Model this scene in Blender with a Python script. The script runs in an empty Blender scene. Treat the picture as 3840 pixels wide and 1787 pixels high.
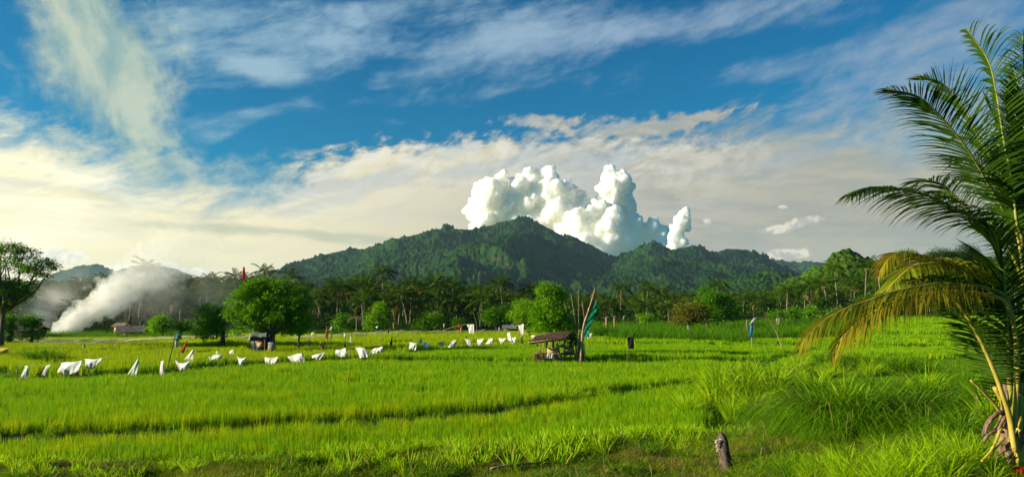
import bpy, math, random
import numpy as np
from mathutils import Vector, Matrix
R = math.radians
random.seed(7)
# ------------------------------------------------------------------ camera
FP = 2594.0; HX, HY = 1920.0, 893.5; HORIZON = 1165.0; CAMZ = 4.0
TILT = math.atan((HORIZON - HY) / FP)
scene = bpy.context.scene
cam = bpy.data.objects.new('camera', bpy.data.cameras.new('camera'))
scene.collection.objects.link(cam)
cam.location = (0, 0, CAMZ); cam.rotation_euler = (R(90) + TILT, 0, 0)
cam.data.sensor_width = 36; cam.data.lens = FP / 3840 * 36
cam.data.clip_start = 0.1; cam.data.clip_end = 40000
scene.camera = cam
scene.view_settings.view_transform = 'Standard'; scene.view_settings.look = 'None'
scene.view_settings.exposure = EXPOSURE = 1.12
scene.view_settings.gamma = 1
scene.cycles.max_bounces = 6; scene.cycles.diffuse_bounces = 3; scene.cycles.glossy_bounces = 1
scene.cycles.transmission_bounces = 3; scene.cycles.volume_bounces = 3; scene.cycles.transparent_max_bounces = 12
scene.cycles.sample_clamp_indirect = 4; scene.cycles.use_denoising = True
scene.cycles.volume_step_rate = 1.0; scene.cycles.volume_max_steps = 96

def ray(x, y):
    a = (x - HX) / FP; c = (HY - y) / FP
    ct, st = math.cos(TILT), math.sin(TILT)
    return Vector((a, ct - c * st, st + c * ct))
def at(x, y, d):                      # the point seen at photo pixel (x, y), d metres ahead
    r = ray(x, y); return Vector((r.x / r.y * d, d, CAMZ + r.z / r.y * d))
def azel(x, y):
    r = ray(x, y).normalized(); return math.degrees(math.atan2(r.x, r.y)), math.degrees(math.asin(r.z))

# ------------------------------------------------------------------ sky
SUN_AZ, SUN_EL = -99.0, 17.0
sdir = Vector((math.sin(R(SUN_AZ)) * math.cos(R(SUN_EL)), math.cos(R(SUN_AZ)) * math.cos(R(SUN_EL)), math.sin(R(SUN_EL))))
sun = bpy.data.objects.new('sun', bpy.data.lights.new('sun', 'SUN')); scene.collection.objects.link(sun)
sun.data.energy = 5.0; sun.data.angle = R(0.7); sun.data.color = (1.0, 0.87, 0.64)
sun.rotation_euler = sdir.to_track_quat('Z', 'Y').to_euler()

class G:                               # a small wrapper for building node graphs
    def __init__(s, tree): s.t = tree
    def node(s, kind, **kw):
        n = s.t.nodes.new(kind)
        for k, v in kw.items(): setattr(n, k, v)
        return n
    def put(s, sock, v):
        if isinstance(v, bpy.types.NodeSocket): s.t.links.new(v, sock)
        elif isinstance(v, (tuple, list)):
            sock.default_value = tuple(v) + ((1,) if len(v) == 3 and len(sock.default_value) == 4 else ())
        else: sock.default_value = v
    def m(s, op, *a, clamp=False):
        n = s.node('ShaderNodeMath', operation=op, use_clamp=clamp)
        for i, v in enumerate(a): s.put(n.inputs[i], v)
        return n.outputs[0]
    def vm(s, op, *a):
        n = s.node('ShaderNodeVectorMath', operation=op)
        for i, v in enumerate(a): s.put(n.inputs[i], v)
        return n.outputs['Value'] if op in ('LENGTH', 'DOT_PRODUCT', 'DISTANCE') else n.outputs[0]
    def xyz(s, x, y, z):
        n = s.node('ShaderNodeCombineXYZ')
        for i, v in enumerate((x, y, z)): s.put(n.inputs[i], v)
        return n.outputs[0]
    def sep(s, v):
        n = s.node('ShaderNodeSeparateXYZ'); s.put(n.inputs[0], v); return n.outputs
    def mix(s, f, a, b, blend='MIX'):
        n = s.node('ShaderNodeMix', data_type='RGBA', blend_type=blend)
        s.put(n.inputs[0], f); s.put(n.inputs[6], a); s.put(n.inputs[7], b); return n.outputs[2]
    def noise(s, vec, scale, detail=6, rough=.55, dist=0, dim='3D', col=False, lac=2.0):
        n = s.node('ShaderNodeTexNoise', noise_dimensions=dim)
        if vec is not None: s.put(n.inputs['Vector'], vec)
        n.inputs['Scale'].default_value = scale; n.inputs['Detail'].default_value = detail
        n.inputs['Roughness'].default_value = rough; n.inputs['Distortion'].default_value = dist
        n.inputs['Lacunarity'].default_value = lac
        return n.outputs['Color' if col else 0]
    def ss(s, v, a, b, lo=0.0, hi=1.0):
        n = s.node('ShaderNodeMapRange', interpolation_type='SMOOTHSTEP')
        s.put(n.inputs[0], v); s.put(n.inputs[1], a); s.put(n.inputs[2], b); s.put(n.inputs[3], lo); s.put(n.inputs[4], hi)
        return n.outputs[0]
    def lin(s, v, a, b, lo=0.0, hi=1.0):
        n = s.node('ShaderNodeMapRange')
        s.put(n.inputs[0], v); s.put(n.inputs[1], a); s.put(n.inputs[2], b); s.put(n.inputs[3], lo); s.put(n.inputs[4], hi)
        return n.outputs[0]
    def ramp(s, f, pts, interp='LINEAR'):
        n = s.node('ShaderNodeValToRGB'); s.put(n.inputs[0], f); r = n.color_ramp; r.interpolation = interp
        while len(r.elements) < len(pts): r.elements.new(.5)
        for e, (p, c) in zip(r.elements, pts): e.position = p; e.color = tuple(c) + (1,) if len(c) == 3 else c
        return n.outputs[0]
    def curve(s, f, pts, x0, x1, y0, y1):
        u = s.lin(f, x0, x1)
        n = s.node('ShaderNodeFloatCurve'); s.put(n.inputs['Value'], u); c = n.mapping.curves[0]
        q = [((x - x0) / (x1 - x0), (y - y0) / (y1 - y0)) for x, y in pts]
        while len(c.points) < len(q): c.points.new(.5, .5)
        for p, (x, y) in zip(c.points, q): p.location = (x, y); p.handle_type = 'AUTO_CLAMPED'
        n.mapping.update()
        return s.lin(n.outputs[0], 0, 1, y0, y1)

world = bpy.data.worlds.new('World'); scene.world = world; world.use_nodes = True
g = G(world.node_tree); world.node_tree.nodes.clear()
def build_sky():
    tc = g.node('ShaderNodeTexCoord').outputs['Generated']
    sx, sy, sz = g.sep(tc)
    az = g.m('MULTIPLY', g.m('ARCTAN2', sx, sy), 57.2958)
    el = g.m('MULTIPLY', g.m('ARCSINE', sz), 57.2958)
    sky = g.node('ShaderNodeTexSky', sky_type='NISHITA', sun_disc=False, sun_elevation=R(SUN_EL), sun_rotation=R(SUN_AZ),
                 air_density=1.0, dust_density=.4, ozone_density=3.0)
    # saturated blue of the clear gaps
    hs = g.node('ShaderNodeHueSaturation'); hs.inputs['Saturation'].default_value = 1.3; g.put(hs.inputs['Color'], sky.outputs[0])
    clear = g.mix(1.0, hs.outputs[0], (0.0002, 0.083, 0.089), 'MULTIPLY')
    P = g.xyz(az, el, 0)
    def blob(x, y, rx, ry, rot=0, w=1.0):     # a soft patch of sky; position given by where it stands in the photo
        a, e = azel(x, y); k = math.degrees(1 / FP)
        rx *= k; ry *= k
        u = g.m('SUBTRACT', az, a); v = g.m('SUBTRACT', el, e); c, s_ = math.cos(R(rot)), math.sin(R(rot))
        p = g.m('ADD', g.m('MULTIPLY', u, c / rx), g.m('MULTIPLY', v, s_ / rx))
        q = g.m('ADD', g.m('MULTIPLY', u, -s_ / ry), g.m('MULTIPLY', v, c / ry))
        d = g.m('ADD', g.m('MULTIPLY', p, p), g.m('MULTIPLY', q, q))
        return g.m('MULTIPLY', g.m('EXPONENT', g.m('MULTIPLY', d, -1.0)), w)
    def total(bl):
        o = None
        for b in bl:
            v = blob(*b); o = v if o is None else g.m('ADD', o, v)
        return o
    # noises in angle space
    warp = g.vm('SUBTRACT', g.noise(P, .11, 3, .5, col=True), (.5, .5, .5))
    Pw = g.vm('ADD', P, g.vm('MULTIPLY', warp, (4.0, 2.0, 0)))
    def rotp(p, deg, sx_, sy_):
        n = g.node('ShaderNodeMapping'); n.vector_type = 'TEXTURE'; g.put(n.inputs[0], p)
        n.inputs['Rotation'].default_value = (0, 0, R(deg)); n.inputs['Scale'].default_value = (sx_, sy_, 1); return n.outputs[0]
    n_str = g.noise(rotp(Pw, 12, 4.2, 1.0), .36, 9, .60)       # streaky cirrus, climbing to the right
    n_big = g.noise(rotp(Pw, 10, 2.0, 1.0), .12, 4, .5)
    n_fine = g.noise(rotp(Pw, 20, 1.5, .8), .9, 8, .62)
    n_smk = g.noise(rotp(Pw, -70, 1.9, 1.0), .26, 9, .6, .2)
    n_flat = g.noise(rotp(Pw, -5, 5.5, 1.0), .55, 9, .64)
    # cream and grey colours across the sky
    warm = g.ramp(g.lin(az, -40, 40), [(0, (1.0, .90, .56)), (.22, (.86, .76, .47)), (.45, (.57, .52, .385)), (.65, (.42, .395, .32)), (1, (.37, .36, .28))])
    hi_c = g.ramp(g.lin(az, -40, 40), [(0, (.34, .50, .50)), (.3, (.29, .44, .54)), (.6, (.27, .38, .50)), (1, (.23, .31, .40))])
    # 1 cirrus
    gc = total([(900, 130, 520, 90, 8, .75), (1500, 90, 600, 120, 6, .85), (2150, 150, 500, 110, 8, .9), (2700, 60, 700, 70, 2, .8),
                (3400, 120, 500, 150, 5, .55), (1010, 270, 150, 45, -10, 1.0), (1250, 225, 260, 60, 12, .55), (1600, 270, 300, 40, 12, .5), (800, 520, 210, 40, 28, .75),
                (950, 420, 200, 32, 14, .8), (1150, 395, 90, 25, -5, .5), (2330, 300, 300, 50, 14, .5), (2750, 300, 330, 70, 17, .7),
                (3250, 330, 350, 110, 12, .95), (3650, 420, 300, 160, 8, .7), (1900, 330, 300, 40, 10, .4), (3000, 440, 240, 60, 16, .5), (600, 250, 180, 160, 0, .4), (1480, 460, 50, 25, 0, .5)])
    gblue = total([(2950, 165, 300, 42, 2, .85), (900, 480, 60, 60, 0, .2), (2100, 400, 420, 55, 10, .5), (1050, 560, 160, 60, 20, .45), (2560, 460, 300, 60, 12, .6), (2800, 350, 200, 30, 8, .4)])
    dc = g.m('ADD', g.m('ADD', g.m('SUBTRACT', gc, gblue), g.m('MULTIPLY', g.m('SUBTRACT', n_str, .5), 3.2)), g.m('MULTIPLY', g.m('SUBTRACT', n_fine, .5), 1.1))
    dc = g.m('ADD', dc, g.m('MULTIPLY', g.m('SUBTRACT', n_big, .5), 1.0))
    ac = g.m('MULTIPLY', g.ss(dc, .22, 1.75), .88)
    col = g.mix(ac, clear, hi_c)
    # 2 the layer under the long bright arc
    E = [azel(*p) for p in ((0, 480), (200, 560), (480, 625), (760, 668), (960, 690), (1120, 640), (1270, 580), (1490, 535), (1640, 505), (1900, 500), (2120, 505), (2400, 505), (2650, 505), (2800, 478), (3000, 448), (3400, 425), (3840, 400))]
    edge = g.curve(az, [(-60, E[0][1] + 3)] + E + [(60, E[-1][1])], -60, 60, 0, 35)
    soft = g.ramp(g.lin(az, -40, 40), [(0, (.45,) * 3), (.25, (.5,) * 3), (.31, (.12,) * 3), (.6, (.12,) * 3), (.75, (.5,) * 3), (1, (1,) * 3)])
    soft = g.m('MULTIPLY', soft, 5.0)
    dd = g.m('SUBTRACT', edge, el)
    ragged = g.m('ADD', g.m('MULTIPLY', g.m('SUBTRACT', n_fine, .5), 5.5), g.m('MULTIPLY', g.m('SUBTRACT', n_str, .5), 5.0))
    dd2 = g.m('ADD', dd, ragged)
    al = g.ss(dd2, g.m('MULTIPLY', soft, -1), g.m('ADD', soft, .5))
    lobe = total([(2000, 455, 170, 26, 0, .9), (2350, 480, 300, 50, 0, .9), (2640, 440, 200, 22, 8, .95), (2420, 520, 250, 40, 0, .5)])
    al = g.m('MAXIMUM', al, g.m('MULTIPLY', g.ss(g.m('ADD', lobe, g.m('MULTIPLY', g.m('SUBTRACT', n_fine, .5), 3.2)), .3, 1.2), g.m('MULTIPLY', g.ss(lobe, .1, .4), .9)))
    rim = g.m('MULTIPLY', g.ss(dd2, -.2, 1.6), g.ss(dd2, 8.0, 1.5))
    rimw = g.ramp(g.lin(az, -40, 40), [(.2, (0,) * 3), (.3, (1,) * 3), (.66, (.8,) * 3), (.78, (.15,) * 3)])
    rim = g.m('MULTIPLY', g.m('MULTIPLY', rim, rimw), g.ss(n_fine, .34, .66))
    lay = g.mix(g.m('MULTIPLY', rim, .75), warm, (.74, .72, .66))
    holes = g.m('MULTIPLY', g.m('MULTIPLY', g.ss(n_str, .56, .42), g.ss(dd, 8, 1)), .5)
    lay = g.mix(holes, lay, (.26, .36, .44))
    # broad light and dark within the layer, with long flat streaks low down
    gd = total([(250, 715, 200, 18, -6, .6), (520, 765, 230, 26, -12, .7), (850, 815, 200, 20, -8, .65), (1050, 872, 420, 20, -2, .75), (120, 850, 200, 16, 0, .5), (1400, 900, 300, 16, 0, .8),
                (100, 730, 160, 14, 0, .8), (1750, 830, 250, 30, 0, .4), (700, 850, 300, 16, 0, .6)])
    fd = g.m('MULTIPLY', g.ss(g.m('ADD', gd, g.m('MULTIPLY', g.m('SUBTRACT', n_flat, .5), 4.6)), .15, 1.3), .85)
    lay = g.mix(fd, lay, g.mix(g.ss(az, -5, 10), (.44, .47, .33), (.27, .31, .28)))
    gb = total([(60, 560, 330, 60, -12, .5), (0, 740, 500, 60, -3, .8), (350, 680, 300, 40, -12, .5), (900, 690, 500, 50, -4, .35), (60, 880, 250, 60, 0, .8), (3000, 520, 500, 50, 5, .45), (2100, 700, 400, 90, 0, .3), (3300, 700, 400, 60, 0, .2)])
    lay = g.mix(g.m('MULTIPLY', g.ss(g.m('ADD', gb, g.m('MULTIPLY', g.m('SUBTRACT', n_flat, .5), 3.2)), .2, 1.2), .75), lay, g.mix(g.ss(az, -20, 20), (1.1, 1.02, .78), (.52, .50, .40)))
    low = g.ss(el, 8, 0)
    lay = g.mix(g.m('MULTIPLY', low, .5), lay, g.ramp(g.lin(az, -40, 40), [(0, (.92, .82, .52)), (.4, (.68, .60, .39)), (.65, (.36, .37, .32)), (1, (.38, .37, .30))]))
    grey = g.m('MULTIPLY', g.m('MULTIPLY', g.ss(n_flat, .44, .60), g.ss(az, 0, 14)), .5)
    lay = g.mix(grey, lay, (.25, .285, .27))
    col = g.mix(al, col, lay)
    # 3 the old drifting smoke high on the left
    gs = total([(200, 20, 230, 150, -80, 1.0), (420, 60, 200, 150, -75, 1.0), (330, 220, 200, 190, -75, .95), (480, 240, 130, 190, -80, .8), (420, 420, 200, 170, -75, .85), (560, 560, 200, 120, -60, .7), (700, 640, 240, 80, 0, .4), (900, 640, 90, 60, 30, .25)])
    cut = total([(80, 420, 110, 150, 10, .9), (10, 120, 60, 130, 0, .8)])
    ds = g.m('ADD', g.m('MULTIPLY', g.m('SUBTRACT', gs, cut), .55), g.m('ADD', g.m('MULTIPLY', g.m('SUBTRACT', n_smk, .5), 3.2), g.m('MULTIPLY', g.m('SUBTRACT', n_fine, .5), 1.3)))
    a_s = g.m('MULTIPLY', g.m('MULTIPLY', g.ss(ds, -.1, 1.4), g.ss(gs, .12, .7)), .80)
    sc = g.mix(g.ss(n_smk, .4, .66), (.27, .40, .36), (.56, .60, .43))
    col = g.mix(a_s, col, sc)
    # 4 small far cumulus low over the horizon
    gq = total([(2985, 838, 110, 24, 12, 1.0), (2900, 862, 60, 14, 4, .9), (2938, 775, 24, 12, 0, .8), (2905, 955, 50, 20, 4, 1.0), (2985, 950, 70, 26, 0, 1.0), (190, 962, 60, 26, 0, 1.0), (280, 958, 55, 20, 0, 1.0), (120, 975, 90, 26, 0, .8),
                (700, 1020, 120, 26, 0, 1.1), (600, 1000, 60, 22, 20, .9), (420, 1010, 60, 26, 0, .7), (2650, 830, 24, 16, 0, .9)])
    P5 = g.noise(P, 1.1, 7, .55)
    aq = g.m('MULTIPLY', g.ss(g.m('ADD', gq, g.m('MULTIPLY', g.m('SUBTRACT', P5, .5), 1.7)), .48, .95), g.ss(gq, .12, .4))
    lit = g.ss(g.noise(g.vm('ADD', P, (.35, -.3, 0)), 1.1, 6, .55), .42, .58)
    qc = g.mix(lit, g.mix(g.ss(az, -20, 10), (.74, .74, .62), (.42, .42, .38)), g.mix(g.ss(az, -20, 10), (1.0, .95, .80), (.76, .68, .53)))
    col = g.mix(g.m('MULTIPLY', aq, .85), col, qc)
    # away from the clouds in front: clear deep sky overhead, behind and to the sides
    off = g.m('MAXIMUM', g.ss(g.m('ABSOLUTE', az), 62, 105), g.ss(el, 38, 60))
    col = g.mix(g.m('MULTIPLY', off, .96), col, clear)
    # below the horizon: a plain ground tone so nothing glows from below
    col = g.mix(g.ss(el, .5, -1.5), col, (.05, .08, .04))
    bg = g.node('ShaderNodeBackground'); g.put(bg.inputs[0], col); bg.inputs[1].default_value = 0.56
    out = g.node('ShaderNodeOutputWorld'); g.put(out.inputs[0], bg.outputs[0])
build_sky()

# ------------------------------------------------------------------ helpers
C = scene.collection
rng = np.random.default_rng(11)
def tag(o, label=None, cat=None, group=None, kind=None):
    if label: o['label'] = label
    if cat: o['category'] = cat
    if group: o['group'] = group
    if kind: o['kind'] = kind
    return o
def mesh_np(name, V, Fs, smooth=False, attr=None):
    V = np.asarray(V, dtype=np.float32)
    if not isinstance(Fs, list): Fs = [Fs]
    Fs = [np.asarray(f, dtype=np.int32) for f in Fs if len(f)]
    me = bpy.data.meshes.new(name)
    me.vertices.add(len(V)); me.vertices.foreach_set('co', V.ravel())
    nl = sum(f.size for f in Fs); nf = sum(len(f) for f in Fs)
    me.loops.add(nl); me.loops.foreach_set('vertex_index', np.concatenate([f.ravel() for f in Fs]))
    st = []; k = 0
    for f in Fs:
        st.append(k + np.arange(len(f)) * f.shape[1]); k += f.size
    me.polygons.add(nf); me.polygons.foreach_set('loop_start', np.concatenate(st).astype(np.int32))
    me.update(calc_edges=True)
    if smooth: me.polygons.foreach_set('use_smooth', np.ones(nf, dtype=bool))
    if attr is not None:
        for kx, v in attr.items():
            a = me.attributes.new(kx, 'FLOAT', 'POINT'); a.data.foreach_set('value', np.asarray(v, dtype=np.float32))
    return me
class MB:
    def __init__(s): s.V = []; s.Q = []; s.T = []; s.A = []; s.n = 0
    def add(s, V, Q=None, T=None, a=0.0):
        V = np.asarray(V, dtype=float).reshape(-1, 3)
        s.V.append(V); s.A.append(np.full(len(V), a) if np.isscalar(a) else np.asarray(a))
        if Q is not None and len(Q): s.Q.append(np.asarray(Q) + s.n)
        if T is not None and len(T): s.T.append(np.asarray(T) + s.n)
        s.n += len(V); return s
    def tube(s, pts, rad, k=7, a=0.0, cap=True):
        P = [Vector(p) for p in pts]; n = len(P)
        if np.isscalar(rad): rad = [rad] * n
        rings = []; up = Vector((0.13, 0.27, 1)).normalized()
        for i, p in enumerate(P):
            t = (P[min(i + 1, n - 1)] - P[max(i - 1, 0)])
            t = t.normalized() if t.length > 1e-9 else Vector((0, 0, 1))
            u = t.cross(up)
            if u.length < .15: u = t.cross(Vector((1, 0, .1)))
            u.normalize(); v = t.cross(u)
            for j in range(k):
                an = 2 * math.pi * j / k; rings.append(p + (u * math.cos(an) + v * math.sin(an)) * rad[i])
        Q = [(i * k + j, i * k + (j + 1) % k, (i + 1) * k + (j + 1) % k, (i + 1) * k + j) for i in range(n - 1) for j in range(k)]
        V = [tuple(r) for r in rings]; T = []
        if cap:
            V += [tuple(P[0]), tuple(P[-1])]
            T = [(n * k, (j + 1) % k, j) for j in range(k)] + [(n * k + 1, (n - 1) * k + j, (n - 1) * k + (j + 1) % k) for j in range(k)]
        return s.add(V, Q, T, a)
    def box(s, c, sz, rz=0.0, rx=0.0, ry=0.0, a=0.0):
        M = Matrix.Translation(Vector(c)) @ Matrix.Rotation(rz, 4, 'Z') @ Matrix.Rotation(ry, 4, 'Y') @ Matrix.Rotation(rx, 4, 'X')
        V = [tuple(M @ Vector((x * sz[0] / 2, y * sz[1] / 2, z * sz[2] / 2))) for x in (-1, 1) for y in (-1, 1) for z in (-1, 1)]
        return s.add(V, [(0, 1, 3, 2), (4, 6, 7, 5), (0, 4, 5, 1), (2, 3, 7, 6), (0, 2, 6, 4), (1, 5, 7, 3)], None, a)
    def mesh(s, name, smooth=False):
        return mesh_np(name, np.concatenate(s.V), ([np.concatenate(s.Q)] if s.Q else []) + ([np.concatenate(s.T)] if s.T else []), smooth, {'v': np.concatenate(s.A)})
    def build(s, name, mat, parent=None, smooth=False):
        return obj(name, s.mesh(name, smooth), mat, parent)
def obj(name, me, mat, parent=None, loc=None):
    o = bpy.data.objects.new(name, me); C.objects.link(o)
    if mat is not None and not me.materials: me.materials.append(mat)
    if parent is not None:
        o.parent = parent; o.location = -Vector(parent.location) if loc is None else loc
    elif loc is not None: o.location = loc
    return o
def empty(name, loc, label=None, cat=None, group=None):
    o = bpy.data.objects.new(name, None); C.objects.link(o); o.location = loc; o.empty_display_size = .2
    return tag(o, label, cat, group)
def spline(pts, n):                                   # Catmull-Rom through the points
    P = [Vector(p) for p in pts]; P = [P[0] * 2 - P[1]] + P + [P[-1] * 2 - P[-2]]; out = []
    m = len(P) - 3
    for i in range(n):
        u = i / (n - 1) * m; k = min(int(u), m - 1); t = u - k; a, b, c, d = P[k:k + 4]
        out.append(.5 * ((2 * b) + (c - a) * t + (2 * a - 5 * b + 4 * c - d) * t * t + (3 * b - a - 3 * c + d) * t ** 3))
    return out

# noises on arrays
def _h(ix, iy, s):
    n = (ix.astype(np.int64) * 374761393 + iy.astype(np.int64) * 668265263 + s * 1442695041) & 0x7fffffff
    n = ((n ^ (n >> 13)) * 1274126177) & 0x7fffffff
    return ((n ^ (n >> 16)) & 0xffffff) / float(0xffffff)
def vnoise(x, y, s=0):
    ix, iy = np.floor(x), np.floor(y); fx, fy = x - ix, y - iy
    fx = fx * fx * fx * (fx * (fx * 6 - 15) + 10); fy = fy * fy * fy * (fy * (fy * 6 - 15) + 10)
    a, b, c, d = _h(ix, iy, s), _h(ix + 1, iy, s), _h(ix, iy + 1, s), _h(ix + 1, iy + 1, s)
    return (a * (1 - fx) + b * fx) * (1 - fy) + (c * (1 - fx) + d * fx) * fy
def fbm(x, y, o=5, s=0, g_=.5, ridge=False):
    t = 0; a = 1; n = 0
    for i in range(o):
        v = vnoise(x * 2 ** i + 17.3 * i, y * 2 ** i - 9.1 * i, s + i)
        if ridge: v = 1 - abs(2 * v - 1)
        t = t + a * v; n += a; a *= g_
    return t / n
def bumps(x, y, s=0):                                  # rounded canopy bumps: a cell noise, 0..1
    ix, iy = np.floor(x), np.floor(y); best = np.full(x.shape, -9.0)
    for dx in (-1, 0, 1):
        for dy in (-1, 0, 1):
            cx, cy = ix + dx, iy + dy
            px = cx + _h(cx, cy, s); py = cy + _h(cx, cy, s + 5); hh = .55 + .45 * _h(cx, cy, s + 9)
            best = np.maximum(best, hh * (1 - ((x - px) ** 2 + (y - py) ** 2) * 1.3))
    return np.clip(best, 0, 1)
def sst(v, a, b):
    t = np.clip((v - a) / (b - a), 0, 1); return t * t * (3 - 2 * t)

# ------------------------------------------------------------------ materials
def newmat(name):
    m = bpy.data.materials.new(name); m.use_nodes = True; m.node_tree.nodes.clear(); return m, G(m.node_tree)
def finish(m, q, sh=None, vol=None, disp=None):
    o = q.node('ShaderNodeOutputMaterial')
    if sh is not None: q.put(o.inputs['Surface'], sh)
    if vol is not None: q.put(o.inputs['Volume'], vol)
    return m
def leafmat(name, c0, c1, trans=.4, rough=.5, spec=.25, tcol=None, third=None):
    # c0..c1: leaf colours picked per leaf and by object
    m, q = newmat(name)
    v = q.node('ShaderNodeAttribute', attribute_name='v').outputs['Fac']
    oi = q.node('ShaderNodeObjectInfo').outputs['Random']
    f = q.m('ADD', q.m('MULTIPLY', v, .75), q.m('MULTIPLY', oi, .25))
    c = q.mix(f, c0, c1)
    if third: c = q.mix(q.ss(v, .93, .95), c, third)
    pb = q.node('ShaderNodeBsdfPrincipled'); q.put(pb.inputs['Base Color'], c); pb.inputs['Roughness'].default_value = rough
    pb.inputs['Specular IOR Level'].default_value = spec * .35
    tr = q.node('ShaderNodeBsdfTranslucent')
    q.put(tr.inputs[0], q.mix(1.0, c, tcol or (1.5, 1.35, .35), 'MULTIPLY'))
    mx = q.node('ShaderNodeMixShader'); mx.inputs[0].default_value = trans
    q.put(mx.inputs[1], pb.outputs[0]); q.put(mx.inputs[2], tr.outputs[0])
    return finish(m, q, mx.outputs[0])
def plainmat(name, c0, c1, scale=3.0, rough=.8, detail=6, stretch=(1, 1, 1), bump=.0, spec=.3, trans=0):
    m, q = newmat(name)
    tc = q.node('ShaderNodeTexCoord').outputs['Object']
    tc = q.vm('MULTIPLY', tc, stretch)
    n = q.noise(tc, scale, detail, .6)
    c = q.mix(q.ss(n, .35, .65), c0, c1)
    pb = q.node('ShaderNodeBsdfPrincipled'); q.put(pb.inputs['Base Color'], c); pb.inputs['Roughness'].default_value = rough
    pb.inputs['Specular IOR Level'].default_value = spec
    if bump:
        b = q.node('ShaderNodeBump'); b.inputs['Strength'].default_value = bump; b.inputs['Distance'].default_value = .05
        q.put(b.inputs['Height'], n); q.put(pb.inputs['Normal'], b.outputs[0])
    sh = pb.outputs[0]
    if trans:
        tr = q.node('ShaderNodeBsdfTranslucent'); q.put(tr.inputs[0], c)
        mx = q.node('ShaderNodeMixShader'); mx.inputs[0].default_value = trans
        q.put(mx.inputs[1], sh); q.put(mx.inputs[2], tr.outputs[0]); sh = mx.outputs[0]
    return finish(m, q, sh)
M = {}
M['rice'] = leafmat('rice', (.080, .235, .001), (.295, .480, .004), .36, .55, .2, (1.45, 1.3, .3))
M['rice_yellow'] = leafmat('rice_yellow', (.150, .290, .0005), (.420, .540, .002), .36, .55, .2, (1.45, 1.2, .3))
M['grass'] = leafmat('grass', (.050, .150, .001), (.170, .330, .004), .4, .55, .25, third=(.34, .28, .07))
M['grass_bright'] = leafmat('grass_bright', (.150, .320, .001), (.400, .560, .006), .42, .5, .25, third=(.42, .36, .10))
M['lawn'] = leafmat('lawn', (.080, .150, .004), (.270, .360, .010), .4, .7, .15, third=(.26, .17, .06))
M['straw_grass'] = leafmat('straw_grass', (.16, .11, .035), (.34, .30, .09), .3, .7, .1)
M['cane'] = leafmat('cane', (.035, .130, .001), (.140, .320, .004), .4, .5, .25)
M['leaf'] = leafmat('leaf', (.030, .120, .001), (.130, .320, .003), .4, .45, .3)
M['leaf_light'] = leafmat('leaf_light', (.065, .200, .001), (.220, .430, .004), .42, .5, .3)
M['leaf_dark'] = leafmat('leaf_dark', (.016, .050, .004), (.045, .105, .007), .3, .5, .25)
M['leaf_brown'] = leafmat('leaf_brown', (.055, .10, .008), (.20, .17, .018), .3, .6, .2)
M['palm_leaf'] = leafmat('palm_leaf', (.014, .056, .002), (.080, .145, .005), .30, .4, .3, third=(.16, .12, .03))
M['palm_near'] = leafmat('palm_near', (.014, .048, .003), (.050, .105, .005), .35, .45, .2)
M['palm_sunlit_gold'] = leafmat('palm_sunlit_gold', (.09, .15, .006), (.46, .31, .018), .4, .45, .25, (1.3, 1.1, .5))
M['palm_sunlit_lime'] = leafmat('palm_sunlit_lime', (.14, .23, .008), (.36, .40, .035), .4, .45, .25)
M['bark'] = plainmat('bark', (.035, .024, .016), (.12, .085, .055), 9, .9, bump=.6)
M['palm_trunk'] = plainmat('palm_trunk', (.10, .08, .06), (.28, .22, .16), 3, .9, stretch=(1, 1, 5))
M['petiole'] = plainmat('petiole', (.27, .22, .030), (.44, .33, .06), 7, .6, spec=.2, stretch=(1, 1, .3), bump=.3)
M['petiole_green'] = plainmat('petiole_green', (.12, .15, .02), (.27, .25, .04), 7, .6, spec=.2)
M['sheath'] = plainmat('sheath', (.09, .05, .032), (.26, .17, .11), 12, .85, bump=.5, stretch=(1, 1, .3))
M['bamboo'] = plainmat('bamboo', (.22, .15, .07), (.42, .30, .15), 6, .6)
M['pole'] = plainmat('pole', (.08, .055, .03), (.20, .15, .09), 6, .8)
M['thatch'] = plainmat('thatch', (.045, .024, .014), (.17, .095, .05), 14, .95, bump=1.0, stretch=(2, .4, 1))
M['straw'] = plainmat('straw', (.16, .085, .04), (.36, .22, .10), 20, .95, bump=.8, stretch=(3, 3, .3))
M['plastic'] = plainmat('plastic', (.66, .66, .61), (.82, .82, .77), 2, .45, trans=.40)
M['plastic_blue'] = plainmat('plastic_blue', (.60, .68, .70), (.74, .80, .80), 2, .45, trans=.45)
M['cloth_green'] = plainmat('cloth_green', (.0, .28, .15), (.01, .40, .22), 2, .7, trans=.4)
M['cloth_red'] = plainmat('cloth_red', (.60, .012, .010), (.75, .03, .02), 2, .7, trans=.5)
M['cloth_orange'] = plainmat('cloth_orange', (.50, .09, .02), (.62, .14, .03), 2, .7, trans=.35)
M['cloth_yellow'] = plainmat('cloth_yellow', (.70, .52, .06), (.80, .62, .12), 2, .7, trans=.4)
M['cloth_pink'] = plainmat('cloth_pink', (.75, .16, .12), (.80, .26, .20), 2, .7, trans=.4)
M['cloth_blue'] = plainmat('cloth_blue', (.02, .22, .42), (.05, .36, .58), 3, .7, trans=.3)
M['cloth_grey'] = plainmat('cloth_grey', (.18, .22, .26), (.55, .55, .52), 8, .7, trans=.3)
M['cloth_beige'] = plainmat('cloth_beige', (.50, .38, .24), (.66, .54, .38), 3, .8, trans=.3)
M['black'] = plainmat('black', (.008, .008, .009), (.02, .02, .022), 4, .5)
M['rope'] = plainmat('rope', (.10, .16, .10), (.2, .28, .2), 4, .8)
M['tin'] = plainmat('tin', (.13, .05, .025), (.20, .20, .20), 1.2, .6, stretch=(1, 5, 1), bump=.3)
M['wood_dark'] = plainmat('wood_dark', (.03, .02, .014), (.09, .06, .04), 5, .9)
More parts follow.
